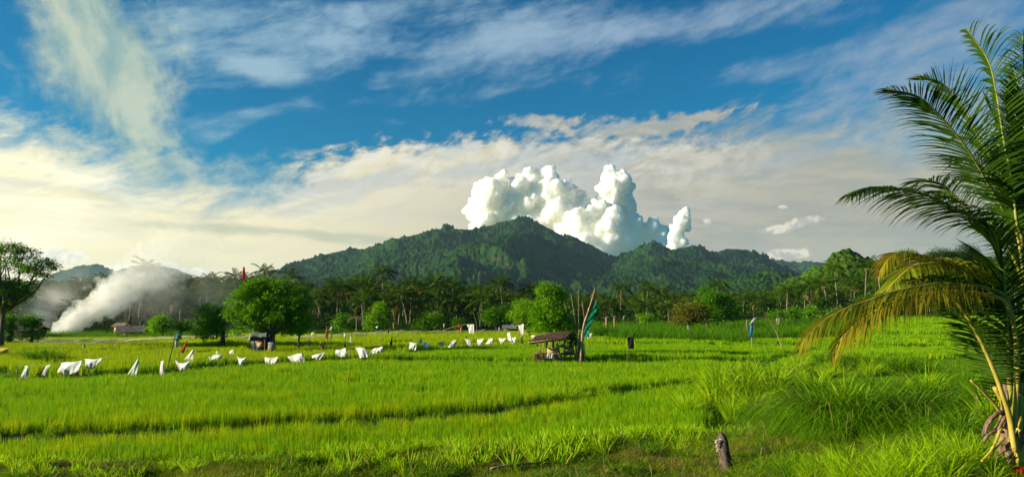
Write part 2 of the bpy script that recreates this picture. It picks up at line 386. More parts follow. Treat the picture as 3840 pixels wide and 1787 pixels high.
M['plywood'] = plainmat('plywood', (.42, .20, .06), (.56, .30, .10), 3, .8)
M['concrete'] = plainmat('concrete', (.14, .13, .09), (.24, .22, .16), 5, .9)
M['tarp'] = plainmat('tarp', (.10, .12, .11), (.20, .22, .19), 3, .7)
M['brown_leaf'] = plainmat('brown_leaf', (.16, .10, .06), (.34, .26, .17), 8, .9)

def woven():
    m, q = newmat('woven_mat'); tc = q.node('ShaderNodeTexCoord').outputs['Object']
    x, y, z = q.sep(tc); s = q.m('ADD', x, y)
    a = q.m('SINE', q.m('MULTIPLY', q.m('ADD', s, z), 55.0)); b = q.m('SINE', q.m('MULTIPLY', q.m('SUBTRACT', s, z), 55.0))
    f = q.ss(q.m('MULTIPLY', a, b), -.15, .15)
    c = q.mix(f, (.20, .11, .04), (.68, .44, .18))
    pb = q.node('ShaderNodeBsdfPrincipled'); q.put(pb.inputs['Base Color'], c); pb.inputs['Roughness'].default_value = .8
    return finish(m, q, pb.outputs[0])
M['woven'] = woven()
def netmat():
    m, q = newmat('netting'); tc = q.node('ShaderNodeTexCoord').outputs['Object']
    n = q.noise(q.vm('MULTIPLY', tc, (.5, .5, 2.5)), 1.6, 6, .65); n2 = q.noise(q.vm('MULTIPLY', tc, (1, 1, 6)), 5, 4, .6)
    f = q.ss(q.m('ADD', q.m('MULTIPLY', n, .7), q.m('MULTIPLY', n2, .3)), .38, .70, .10, .60)
    d = q.node('ShaderNodeBsdfDiffuse'); d.inputs[0].default_value = (.70, .62, .46, 1)
    t = q.node('ShaderNodeBsdfTransparent'); mx = q.node('ShaderNodeMixShader'); q.put(mx.inputs[0], f)
    tl = q.node('ShaderNodeBsdfTranslucent'); tl.inputs[0].default_value = (.66, .58, .38, 1)
    m2 = q.node('ShaderNodeMixShader'); m2.inputs[0].default_value = .45; q.put(m2.inputs[1], d.outputs[0]); q.put(m2.inputs[2], tl.outputs[0])
    q.put(mx.inputs[1], t.outputs[0]); q.put(mx.inputs[2], m2.outputs[0])
    return finish(m, q, mx.outputs[0])
M['net'] = netmat()
def hillmat(name, dark, lite, grassy, rock=True, kgrass=.72):
    m, q = newmat(name); tc = q.node('ShaderNodeTexCoord').outputs['Object']
    n1 = q.noise(tc, .004, 6, .6); n2 = q.noise(tc, .05, 6, .65); n3 = q.noise(tc, .012, 5, .6)
    c = q.mix(q.ss(q.m('ADD', q.m('MULTIPLY', n1, .5), q.m('MULTIPLY', n2, .5)), .38, .64), dark, lite)
    gr = q.node('ShaderNodeAttribute', attribute_name='grass').outputs['Fac']
    c = q.mix(gr, c, grassy)
    if rock:
        rk = q.node('ShaderNodeAttribute', attribute_name='rock').outputs['Fac']
        c = q.mix(rk, c, (.09, .065, .05))
    d = q.node('ShaderNodeBsdfDiffuse'); q.put(d.inputs[0], c)
    b = q.node('ShaderNodeBump'); b.inputs['Strength'].default_value = .6; b.inputs['Distance'].default_value = 4.0
    q.put(b.inputs['Height'], q.noise(tc, .12, 6, .7)); q.put(d.inputs['Normal'], b.outputs[0])
    return finish(m, q, d.outputs[0])
def groundmat():
    m, q = newmat('ground'); tc = q.node('ShaderNodeTexCoord').outputs['Object']
    n = q.noise(tc, .8, 8, .65); n2 = q.noise(tc, .05, 5, .6)
    c = q.mix(q.ss(n, .35, .65), (.018, .034, .005), (.045, .065, .010))
    c = q.mix(q.ss(n2, .5, .7), c, (.05, .09, .012))
    pb = q.node('ShaderNodeBsdfPrincipled'); q.put(pb.inputs['Base Color'], c); pb.inputs['Roughness'].default_value = .95
    pb.inputs['Specular IOR Level'].default_value = .1
    b = q.node('ShaderNodeBump'); b.inputs['Strength'].default_value = .8; b.inputs['Distance'].default_value = .1
    q.put(b.inputs['Height'], n); q.put(pb.inputs['Normal'], b.outputs[0])
    return finish(m, q, pb.outputs[0])
M['ground'] = groundmat()

# ------------------------------------------------------------------ the lie of the land
def flat(x, y, z): # where the ray through photo pixel (x, y) meets height z
    r = ray(x, y); t = (z - CAMZ) / r.z; return Vector((r.x * t, r.y * t, z))
EDGE = [flat(*p, 0.0) for p in ((-500, 1770), (0, 1768), (500, 1760), (954, 1748), (1490, 1722), (2087, 1690), (2500, 1662), (2683, 1648), (2892, 1632), (3000, 1618), (3200, 1600), (3450, 1640), (3840, 1690), (4300, 1700))]
EX = np.array([p.x for p in EDGE]); EY = np.array([p.y for p in EDGE])
def edge_y(x): return np.interp(x, EX, EY)
STEPS = []
def step(pts, z, st, lo, hi):     # a low terrace step along a traced bund
    P = [flat(x, y, z) for x, y in pts]; STEPS.append((np.array([p.x / p.y for p in P]), np.array([p.y for p in P]), st, lo, hi))
step([(-900, 1650), (-150, 1650), (0, 1636), (640, 1618), (954, 1600), (1490, 1568), (1923, 1540), (1985, 1522), (2160, 1492), (2325, 1470), (2475, 1455), (2653, 1432), (2740, 1400)], .2, .20, -1, .27)
step([(-900, 1390), (0, 1400), (320, 1412), (600, 1400), (837, 1372), (1310, 1346), (1583, 1316), (1813, 1297), (2030, 1296)], .35, .24, -1, .02)
step([(1300, 1350), (1700, 1355), (2400, 1359), (2890, 1345)], .35, .22, -.16, .36)
step([(2150, 1299), (2700, 1299), (2990, 1297)], .45, .20, .08, .4)
step([(860, 1308), (1270, 1308), (1540, 1297)], .5, .2, -.4, -.16)
step([(180, 1322), (500, 1325), (960, 1303)], .45, .2, -1, -.4)
def gh(x, y):
    x = np.asarray(x, float); y = np.asarray(y, float)
    e = edge_y(x) - y                                        # metres in front of the paddy edge
    z = .28 * sst(e, .0, 1.3) + 1.1 * sst(x, 3.0, 8.5) * sst(e, .3, 6.0)
    z = z + .9 * sst(e, 7.5, 14.0) * (1 - sst(x, 2, 8) * .9)
    u_ = x / np.maximum(y, 1)
    for uu, yy, st, lo, hi in STEPS: z = z + st * sst(y - np.interp(u_, uu, yy), -.35, .35) * sst(u_, lo - .06, lo) * (1 - sst(u_, hi, hi + .06))
    u = x / np.maximum(y, 1)
    z = z + 2.7 * sst(u, .27, .56) * sst(y, 42, 130) + 1.2 * sst(y, 150, 330)
    z = z + .05 * (fbm(x * 1.7, y * 1.7, 3, 3) - .5) + .42 * (fbm(x * .9, y * .9, 4, 8) - .5) * sst(e, 0, 1)
    z = z + .35 * sst(x, 6, 12) * sst(y, 17, 22) * (1 - sst(y, 30, 36)) * fbm(x * .3, y * .3, 2, 6)
    return z
def ghs(x, y): return float(gh(x, y))
_TS = np.geomspace(8, 420, 700)
def PG(x, y, up=0.0):                                        # photo pixel -> point on the land, up metres above it
    r = ray(x, y); z = CAMZ + r.z * _TS - gh(r.x * _TS, r.y * _TS) - up
    k = np.argmax(z <= 0) if (z <= 0).any() else len(_TS) - 1
    t = _TS[k - 1] + (_TS[k] - _TS[k - 1]) * z[k - 1] / (z[k - 1] - z[k]) if k > 0 and z[k] <= 0 else _TS[k]
    return Vector((r.x * t, r.y * t, ghs(r.x * t, r.y * t)))
# ground sheet: fine near, coarse far
def ground():
    ys = np.concatenate([np.linspace(-30, 8, 12), np.arange(9, 40, .3), np.arange(40, 140, 1.2), np.geomspace(141, 5200, 60)])
    us = np.concatenate([np.linspace(-1.15, -1.0, 5), np.linspace(-.98, .98, 240), np.linspace(1.0, 1.15, 5)])
    Y, U = np.meshgrid(ys, us, indexing='ij'); X = U * np.maximum(np.abs(Y), 22)
    Z = gh(X, Y); V = np.stack([X, Y, Z], -1).reshape(-1, 3); n, m = Y.shape
    i = np.arange(n - 1)[:, None] * m + np.arange(m - 1)[None]
    F = np.stack([i, i + 1, i + m + 1, i + m], -1).reshape(-1, 4)
    o = obj('ground', mesh_np('ground', V, F, True), M['ground']); tag(o, kind='structure')
ground()

# ------------------------------------------------------------------ hills
def dsp(L): return [(x * 1.4907, y * 1.4907) for x, y in L]
def profile(L, d):
    q = [at(x, y, d) for x, y in dsp(L)]; return np.array([p.x / p.y for p in q]), np.array([p.z for p in q])
def hill(name, prof, d, front, back, mat, us=.0011, rows=260, spur=1.0, canopy=7, cell=11, seed=1, warp=.05, sharp=1.25, base=0, feat=None, tree=0):
    pu, pz = profile(prof, d)
    u = np.arange(pu[0], pu[-1], us); t = np.concatenate([np.linspace(1, 0, rows), -np.linspace(.02, 1, 24)])
    T, U = np.meshgrid(t, u, indexing='ij')
    Y = d - np.where(T > 0, T * front, T * back); X = U * Y
    # spurs run down from the crest, wandering sideways as they fall
    Tp = np.clip(T, 0, 1)
    Uw = U + warp * (fbm(U * 9 + 3, Tp * 1.6, 3, seed) - .5) * sst(Tp, 0, .5) * 2
    crest = np.interp(U + .0 * Tp, pu, pz)
    soft = np.interp(Uw, pu, np.convolve(np.pad(pz, 2, 'edge'), np.ones(5) / 5, 'valid'))
    H = crest * (1 - sst(Tp, 0, .25)) + soft * sst(Tp, 0, .25)
    fall = (1 - Tp) ** sharp
    Z = H * fall
    rid = fbm(Uw * 17 + Tp * 1.1, Tp * 2.6 + 5, 4, seed + 20, .5, True)
    wx = fbm(X / 400, Y / 400, 3, seed + 61) * 260; wy = fbm(X / 400 + 9, Y / 400, 3, seed + 62) * 260
    rid2 = fbm((X + wx) / 300, (Y + wy) / 420, 4, seed + 30, .5, True)
    amp = H * sst(Tp, .0, .16) * (1 - sst(Tp, .82, 1))
    Z = Z + amp * (.05 * (rid - .62) * spur + .42 * (rid2 - .62))
    Z = np.where(T < 0, crest * (1 + T) ** 1.5, Z)
    cb = bumps(X / cell * 1.35, Y / cell * 1.35, seed) * canopy + bumps(X / cell * 2.3, Y / cell * 2.3, seed + 3) * canopy * .45
    big = (fbm(X / 45, Y / 45, 3, seed + 50) - .5) * canopy * 1.6
    grass = np.zeros_like(X); rock = np.zeros_like(X)
    if feat is not None: grass, rock = feat(U, Tp, X, Y, Z)
    tr = (_h(np.floor(X / 17), np.floor(Y / 23), seed + 4) > .80) * bumps(X / 9, Y / 9, seed + 6) * tree * (np.abs(T) < .25)
    Z = Z + (cb + big + tr) * (1 - grass) * sst(Z, 0, 15) + base
    cr = np.interp(U, pu, pz)
    Z = np.maximum(Z, -3)
    V = np.stack([X, Y, Z], -1).reshape(-1, 3); n, m = X.shape
    i = np.arange(n - 1)[:, None] * m + np.arange(m - 1)[None]
    F = np.stack([i, i + 1, i + m + 1, i + m], -1).reshape(-1, 4)
    o = obj(name, mesh_np(name, V, F, True, {'grass': grass.ravel(), 'rock': rock.ravel()}), mat); tag(o, kind='structure')
    return o
M['hill'] = hillmat('hill_forest', (.005, .022, .007), (.022, .058, .006), (.058, .095, .010))
M['hill_near'] = hillmat('hill_near', (.018, .052, .003), (.058, .112, .006), (.14, .18, .03), rock=False)
def feat(U, T, X, Y, Z):
    def streak(x, y, rx, ry, rot):
        p = ray(x * 1.4907, y * 1.4907); u0 = p.x / p.y; v0 = p.z / p.y
        v = (Z - CAMZ) / Y; a = U - u0; b = v - v0; c, s = math.cos(R(rot)), math.sin(R(rot))
        d = ((a * c + b * s) * FP / 1.4907 / rx) ** 2 + ((-a * s + b * c) * FP / 1.4907 / ry) ** 2
        return np.clip(1.6 - d - 1.6 * fbm(X / 25, Y / 25, 3, 77), 0, 1)
    gr = streak(1390, 700, 60, 9, -24) + streak(1330, 680, 40, 10, -40) + streak(1440, 672, 35, 8, -35) + streak(1480, 690, 40, 6, -35) + streak(1275, 735, 50, 10, 20)
    rk = streak(1245, 662, 26, 9, 0) + streak(1410, 640, 14, 10, 60) + streak(1280, 672, 20, 7, 0)
    return np.clip(gr, 0, 1) * .9, np.clip(rk, 0, 1) * .7
PROF = [(470, 800), (560, 745), (620, 715), (690, 690), (720, 672), (760, 664), (800, 655), (850, 646), (900, 640), (940, 624), (1000, 606), (1050, 595), (1090, 586), (1108, 580), (1125, 575), (1150, 582), (1190, 583), (1230, 574), (1260, 566), (1290, 559), (1305, 552), (1320, 551), (1345, 561), (1370, 572), (1400, 587), (1415, 597), (1432, 594), (1450, 603), (1462, 612), (1478, 616), (1500, 632), (1520, 645), (1545, 656), (1560, 646), (1590, 641), (1615, 626), (1640, 612), (1660, 618), (1690, 632), (1720, 628), (1750, 622), (1780, 635), (1800, 643), (1830, 634), (1855, 629), (1880, 634), (1910, 645), (1940, 660), (1970, 676), (2010, 696), (2060, 720), (2110, 745), (2200, 800)]
hill('mountain', PROF, 2200, 1250, 700, M['hill'], seed=3, feat=feat, canopy=8, tree=11)
hill('foothill', [(560, 800), (640, 735), (700, 700), (740, 672), (790, 650), (830, 640), (870, 632), (895, 628), (915, 636), (940, 655), (980, 690), (1030, 735), (1100, 800)], 2550, 600, 400, M['hill'], seed=9, rows=120, canopy=8, tree=9)
hill('far_ridge', [(1800, 800), (1860, 735), (1900, 690), (1930, 657), (1960, 658), (2000, 664), (2040, 660), (2075, 668), (2120, 672), (2200, 680), (2300, 720), (2450, 800)], 3400, 900, 400, M['hill'], seed=14, rows=120, canopy=10, cell=16, us=.0013, tree=8)
hill('near_hill', [(1880, 800), (1960, 735), (2010, 712), (2040, 692), (2065, 684), (2080, 668), (2095, 652), (2115, 646), (2135, 643), (2160, 650), (2185, 662), (2205, 682), (2230, 700), (2280, 705), (2340, 695), (2420, 680), (2520, 660), (2620, 655), (2700, 720), (2850, 800)], 430, 190, 200, M['hill_near'], seed=21, rows=200, canopy=4.5, cell=6.5, us=.0014, sharp=.8, tree=2, base=0)
hill('spur', [(1700, 800), (1780, 735), (1830, 715), (1880, 705), (1930, 696), (1990, 702), (2040, 712), (2100, 735), (2180, 800)], 1000, 350, 300, M['hill'], seed=27, rows=120, canopy=7, cell=10, tree=4)
hill('left_hill', [(-60, 800), (60, 735), (110, 705), (150, 685), (190, 675), (235, 668), (260, 672), (290, 684), (330, 676), (380, 670), (415, 674), (450, 683), (480, 698), (530, 735), (600, 800)], 4200, 900, 400, M['hill'], seed=31, rows=120, canopy=10, cell=22, tree=4)

# ------------------------------------------------------------------ scatter of uncountable plants (one object each)
def protos(name, makers, mat):
    col = bpy.data.collections.new(name)
    for i, f in enumerate(makers):
        me = f(); me.name = name; o = bpy.data.objects.new(f'{name}_{i:02d}', me); me.materials.append(mat); col.objects.link(o)
    return col
def scatter(name, pts, rotz, scl, col, idx, tilt=None):
    n = len(pts); me = bpy.data.meshes.new(name); me.vertices.add(n); me.vertices.foreach_set('co', np.asarray(pts, np.float32).ravel())
    rot = np.zeros((n, 3), np.float32); rot[:, 2] = rotz
    if tilt is not None: rot[:, 0] = tilt
    a = me.attributes.new('rot', 'FLOAT_VECTOR', 'POINT'); a.data.foreach_set('vector', rot.ravel())
    a = me.attributes.new('scl', 'FLOAT', 'POINT'); a.data.foreach_set('value', np.asarray(scl, np.float32))
    a = me.attributes.new('pick', 'INT', 'POINT'); a.data.foreach_set('value', np.asarray(idx, np.int32))
    o = bpy.data.objects.new(name, me); C.objects.link(o); tag(o, kind='stuff')
    t = bpy.data.node_groups.new(name, 'GeometryNodeTree')
    t.interface.new_socket('Geometry', in_out='INPUT', socket_type='NodeSocketGeometry')
    t.interface.new_socket('Geometry', in_out='OUTPUT', socket_type='NodeSocketGeometry')
    gi = t.nodes.new('NodeGroupInput'); go = t.nodes.new('NodeGroupOutput')
    ci = t.nodes.new('GeometryNodeCollectionInfo'); ci.inputs['Collection'].default_value = col
    ci.inputs['Separate Children'].default_value = True; ci.inputs['Reset Children'].default_value = True
    ip = t.nodes.new('GeometryNodeInstanceOnPoints'); ip.inputs['Pick Instance'].default_value = True
    def na(nm, ty):
        k = t.nodes.new('GeometryNodeInputNamedAttribute'); k.data_type = ty; k.inputs[0].default_value = nm; return k.outputs['Attribute']
    mp = t.nodes.new('GeometryNodeMeshToPoints')
    t.links.new(gi.outputs[0], mp.inputs[0]); t.links.new(mp.outputs[0], ip.inputs['Points'])
    t.links.new(ci.outputs[0], ip.inputs['Instance']); t.links.new(na('pick', 'INT'), ip.inputs['Instance Index'])
    e2r = t.nodes.new('FunctionNodeEulerToRotation'); t.links.new(na('rot', 'FLOAT_VECTOR'), e2r.inputs[0])
    t.links.new(e2r.outputs[0], ip.inputs['Rotation']); t.links.new(na('scl', 'FLOAT'), ip.inputs['Scale'])
    t.links.new(ip.outputs[0], go.inputs[0])
    md = o.modifiers.new('plants', 'NODES'); md.node_group = t
    return o
def blades(n, size, h, w, lean, seg=3, seed=0, hv=.25, tips=.0, clump=0, droop=.0, cut=False, fan=0.0):
    """n grass blades over a size x size tile (or a round tuft of radius size when fan > 0)"""
    def f():
        r = np.random.default_rng(seed)
        if fan > 0:
            an = r.uniform(0, 2 * np.pi, n); rr = size * np.sqrt(r.random(n)); bx, by = rr * np.cos(an), rr * np.sin(an)
            az = an + r.normal(0, .7, n); ln = fan * (rr / size) * r.uniform(.5, 1.4, n) + np.abs(r.normal(0, lean, n))
        else:
            bx, by = r.uniform(-size / 2, size / 2, n), r.uniform(-size / 2, size / 2, n)
            if clump:
                cx, cy = r.uniform(-size / 2, size / 2, clump), r.uniform(-size / 2, size / 2, clump); k = r.integers(0, clump, n)
                sp = size / math.sqrt(clump) * .17
                bx, by = cx[k] + r.normal(0, sp, n), cy[k] + r.normal(0, sp, n)
            az = r.uniform(0, 2 * np.pi, n); ln = np.abs(r.normal(0, lean, n))
        H = h * r.uniform(1 - hv, 1 + hv, n); col = np.clip(r.normal(.42, .33, n), 0, 1)
        if droop: dr = droop * r.uniform(.3, 1.6, n)
        else: dr = np.zeros(n)
        fa = r.uniform(0, 2 * np.pi, n)
        V = np.zeros((n, (seg + 1) * 2, 3)); 
        for s in range(seg + 1):
            t = s / seg
            out = H * (ln * t + dr * t * t); z = H * t * np.maximum(.2, (1 - .35 * (ln + dr * 1.5 * t) ** 2 * t))
            z = z - H * dr * .35 * t ** 3
            wd = w * (1 - t * (.15 if cut else 1.0) ** 1) ** .6 if not cut else w * (1 - .3 * t)
            wd = np.full(n, max(wd, .0005)) * r.uniform(.85, 1.15)
            px, py = bx + np.cos(az) * out, by + np.sin(az) * out
            V[:, 2 * s] = np.stack([px - np.cos(fa) * wd / 2, py - np.sin(fa) * wd / 2, z], -1)
            V[:, 2 * s + 1] = np.stack([px + np.cos(fa) * wd / 2, py + np.sin(fa) * wd / 2, z], -1)
        k = (seg + 1) * 2; b = np.arange(n)[:, None] * k
        F = np.concatenate([b + np.array([[2 * s, 2 * s + 1, 2 * s + 3, 2 * s + 2]]) for s in range(seg)], 0)
        return mesh_np('blades', V.reshape(-1, 3), F, False, {'v': np.repeat(col, k)})
    return f
def in_view(x, y, m=.06, z=0):
    return (np.abs(x / np.maximum(y, .1)) < HX / FP + m) & (y > 11)
def seg_dist(X, Y, poly):
    P = np.array([(p.x, p.y) for p in poly]); best = np.full(X.shape, 1e9)
    for a, b in zip(P[:-1], P[1:]):
        d = b - a; t = np.clip(((X - a[0]) * d[0] + (Y - a[1]) * d[1]) / (d @ d), 0, 1)
        best = np.minimum(best, np.hypot(X - a[0] - t * d[0], Y - a[1] - t * d[1]))
    return best
# the bunds between the paddies, traced as they run over the land
DK = dict(
 A=([(-150, 1650), (0, 1636), (300, 1630), (640, 1618), (954, 1600), (1250, 1585), (1490, 1568), (1760, 1552), (1923, 1540), (1985, 1522), (2060, 1512), (2160, 1492), (2325, 1470), (2475, 1455), (2653, 1432), (2740, 1400)], .52),
 A2=([(2740, 1400), (2890, 1352), (2996, 1322), (3070, 1300)], .6),
 B=([(-150, 1390), (0, 1400), (120, 1412), (320, 1412), (465, 1404), (600, 1400), (716, 1382), (837, 1372), (1000, 1364), (1175, 1352), (1310, 1346), (1440, 1333), (1583, 1316), (1688, 1305), (1813, 1297), (1938, 1295), (2030, 1296)], .8),
 Cc=([(1037, 1396), (1250, 1415), (1490, 1445), (1700, 1478), (1923, 1510)], .26),
 D=([(1380, 1348), (1700, 1355), (2000, 1358), (2400, 1359), (2700, 1353), (2890, 1345)], .8),
 E=([(2180, 1335), (2700, 1331), (2990, 1319)], .35), E2=([(1700, 1327), (2000, 1333)], .3),  # E: bund strip that also stands in for the hut's shadow band
 F=([(2180, 1299), (2700, 1299), (2990, 1297)], .5), G_=([(2230, 1272), (2500, 1273), (2760, 1273)], .5),
 Hh=([(860, 1308), (1100, 1307), (1270, 1308), (1440, 1304), (1540, 1297)], .55), I=([(1040, 1284), (1480, 1281), (1900, 1276), (1990, 1276)], .45),
 J=([(180, 1322), (350, 1327), (500, 1325), (700, 1320), (800, 1313), (960, 1303)], .6), K=([(190, 1358), (300, 1360)], .4),
 L=([(1560, 1264), (1900, 1263)], .45), Q=([(440, 1298), (640, 1302), (880, 1290), (1000, 1286)], .4),
 Mm=([(3180, 1254), (3500, 1253), (3900, 1252)], 1.3), N=([(3200, 1296), (3500, 1296), (3900, 1292)], 1.0), O=([(3150, 1222), (3900, 1218)], 1.4), O2=([(3200, 1332), (3500, 1336)], .5), O3=([(3150, 1200), (3900, 1196)], 1.6))
DIKES = {k: ([PG(x, y, .22) for x, y in v[0]], v[1]) for k, v in DK.items()}
def gap(X, Y):
    g_ = np.zeros(X.shape); wob = 1 + .5 * (fbm(X * .6, Y * .6, 2, 4) - .5)
    for p, w in DIKES.values(): g_ = np.maximum(g_, (seg_dist(X, Y, p) < w * wob).astype(float))
    return g_ > 0
def weeds(X, Y):       # 0..1 how much the rough verge on the right has taken over
    W = [PG(x, y, .3) for x, y in ((2700, 1420), (2900, 1390), (3060, 1350), (3180, 1345), (3500, 1335), (4100, 1325))]
    wx = np.array([p.x for p in W]); wy = np.array([p.y for p in W])
    yy = np.interp(X / Y, wx / wy, wy, left=0)
    a = (X / Y > wx[0] / wy[0] - .012 + .05 * sst(32 - Y, 0, 8) * 0) & (Y < yy)
    b = (Y < 31) & (X / Y > .275 + .12 * sst(np.asarray(Y, float), 22, 30) * 0)
    return a | b
CANE_POLY = [PG(*p) for p in ((2235, 1262), (2500, 1256), (2750, 1266), (2850, 1262), (3120, 1258))]
def cane(X, Y):
    u = X / Y; n = fbm(X * .12, Y * .12, 3, 15)
    y0 = np.interp(u, [.118, .15, .22, .33, .335, .46, .50], [90, 79, 76, 70, 76, 80, 95]) + (n - .5) * 8
    return (u > .118) & (u < .50 + .06 * (n - .5)) & (Y > y0) & (Y < 132)
def rnd(a, b, n): return rng.uniform(a, b, n)
def tiles(y0, y1, step):
    xs = []; y = y0
    while y < y1:
        hw = (HX / FP + .07) * y + 1; k = int(2 * hw / step) + 1
        x = -hw + step * (np.arange(k) + .5); xs.append(np.stack([x, np.full(k, y)], -1)); y += step
    q = np.concatenate(xs); q += rng.uniform(-.22, .22, q.shape) * step; return q
def far_limit(X, Y):  # where the paddies stop
    u = X / Y
    return Y < np.interp(u, [-.8, -.6, -.45, -.2, .1, .3, .5, .8], [78, 80, 84, 97, 108, 112, 138, 138]) + 4 * (fbm(X * .1, Y * .1, 2, 9) - .5)
def rice():
    cols = {}
    for nm, mk in (('rice', 'rice'), ('rice_yellow', 'rice_yellow')):
        mm = [blades(105, .5, .40, .013, .16, 3, s, .22, clump=26) for s in (1, 2, 3)]
        mm += [blades(170, 1.0, .41, .026, .18, 2, s, .22, clump=55) for s in (4, 5, 6)]
        mm += [blades(240, 2.0, .42, .055, .2, 2, s, .2, clump=90) for s in (7, 8, 9)]
        mm += [blades(36, .5, .42, .042, .12, 2, s, .2, clump=12) for s in (10, 11, 12)]
        mm += [blades(70, 1.0, .42, .055, .16, 2, s, .2, clump=26) for s in (13, 14, 15)]
        cols[nm] = protos(nm, mm, M[mk])
    out = {'rice': [], 'rice_yellow': []}
    poly = [(p, w) for p, w in DIKES.values()]
    def clear(X, Y):            # metres from the nearest bund
        c = np.full(X.shape, 99.0); wob = 1 + .5 * (fbm(X * .6, Y * .6, 2, 4) - .5)
        for p, w in poly: c = np.minimum(c, seg_dist(X, Y, p) - w * wob)
        return c
    B = DIKES['B'][0]; bx = np.array([p.x for p in B]); by = np.array([p.y for p in B]); A = DIKES['A'][0]
    for (y0, y1, st, k0, lev) in ((15, 34, .47, 0, 0), (34, 66, .92, 3, 1), (66, 142, 1.8, 6, 2)):
        q = tiles(y0, y1, st); size = st
        for l in range(lev + 1):
            X, Y = q[:, 0], q[:, 1]
            ok = (Y > edge_y(X)) & ~weeds(X, Y) & ~cane(X, Y) & far_limit(X, Y); c = clear(X, Y)
            if l < lev: full = ok & (c > size * .5); split = ok & ~full & (c > -size * .7)
            else: full = ok & (c > size * .25); split = ok & False
            a = q[full]; n = len(a); X, Y = a[:, 0], a[:, 1]
            yb = np.interp(X / Y, bx / by, by)
            pr = sst(Y - yb, 0, 4) * (1 - sst(X / Y, .04, .16)) * .95 + .10 * fbm(X * .35, Y * .35, 3, 12) + .12 * sst(fbm(X * .08, Y * .08, 3, 33), .45, .75)
            pr = pr + .8 * (1 - sst(seg_dist(X, Y, A), .6, 3.6)) * (X < 4) * (fbm(X * .5, Y * .5, 2, 71) + .2)  # yellower rice along bund A: its sunlit tops put into the colour
            yel = rng.random(n) < pr; hs = .66 + .42 * fbm(X * .25, Y * .25, 3, 2) + .34 * fbm(X * .16, Y * .75, 3, 42) + .16 * (rng.random(n) - .5)
            kk = k0 if l == 0 else (9 if (lev == 1 or l == 2) else 12)
            idx = rng.integers(kk, kk + 3, n)
            for nm, ms in (('rice', ~yel), ('rice_yellow', yel)): out[nm].append((np.column_stack([a[ms], gh(X[ms], Y[ms])]), hs[ms], idx[ms]))
            if split.any():
                s_ = q[split]; o4 = size / 4; q = np.concatenate([s_ + np.array([[i * o4, j * o4]]) for i in (-1, 1) for j in (-1, 1)]); size /= 2
            else: break
    for nm, L in out.items():
        P_ = np.concatenate([a[0] for a in L]); S = np.concatenate([a[1] for a in L]); I = np.concatenate([a[2] for a in L])
        scatter(nm if nm == 'rice' else 'yellow_and_sunlit_rice', P_, rng.uniform(0, 6.28, len(P_)), S, cols[nm], I)
rice()
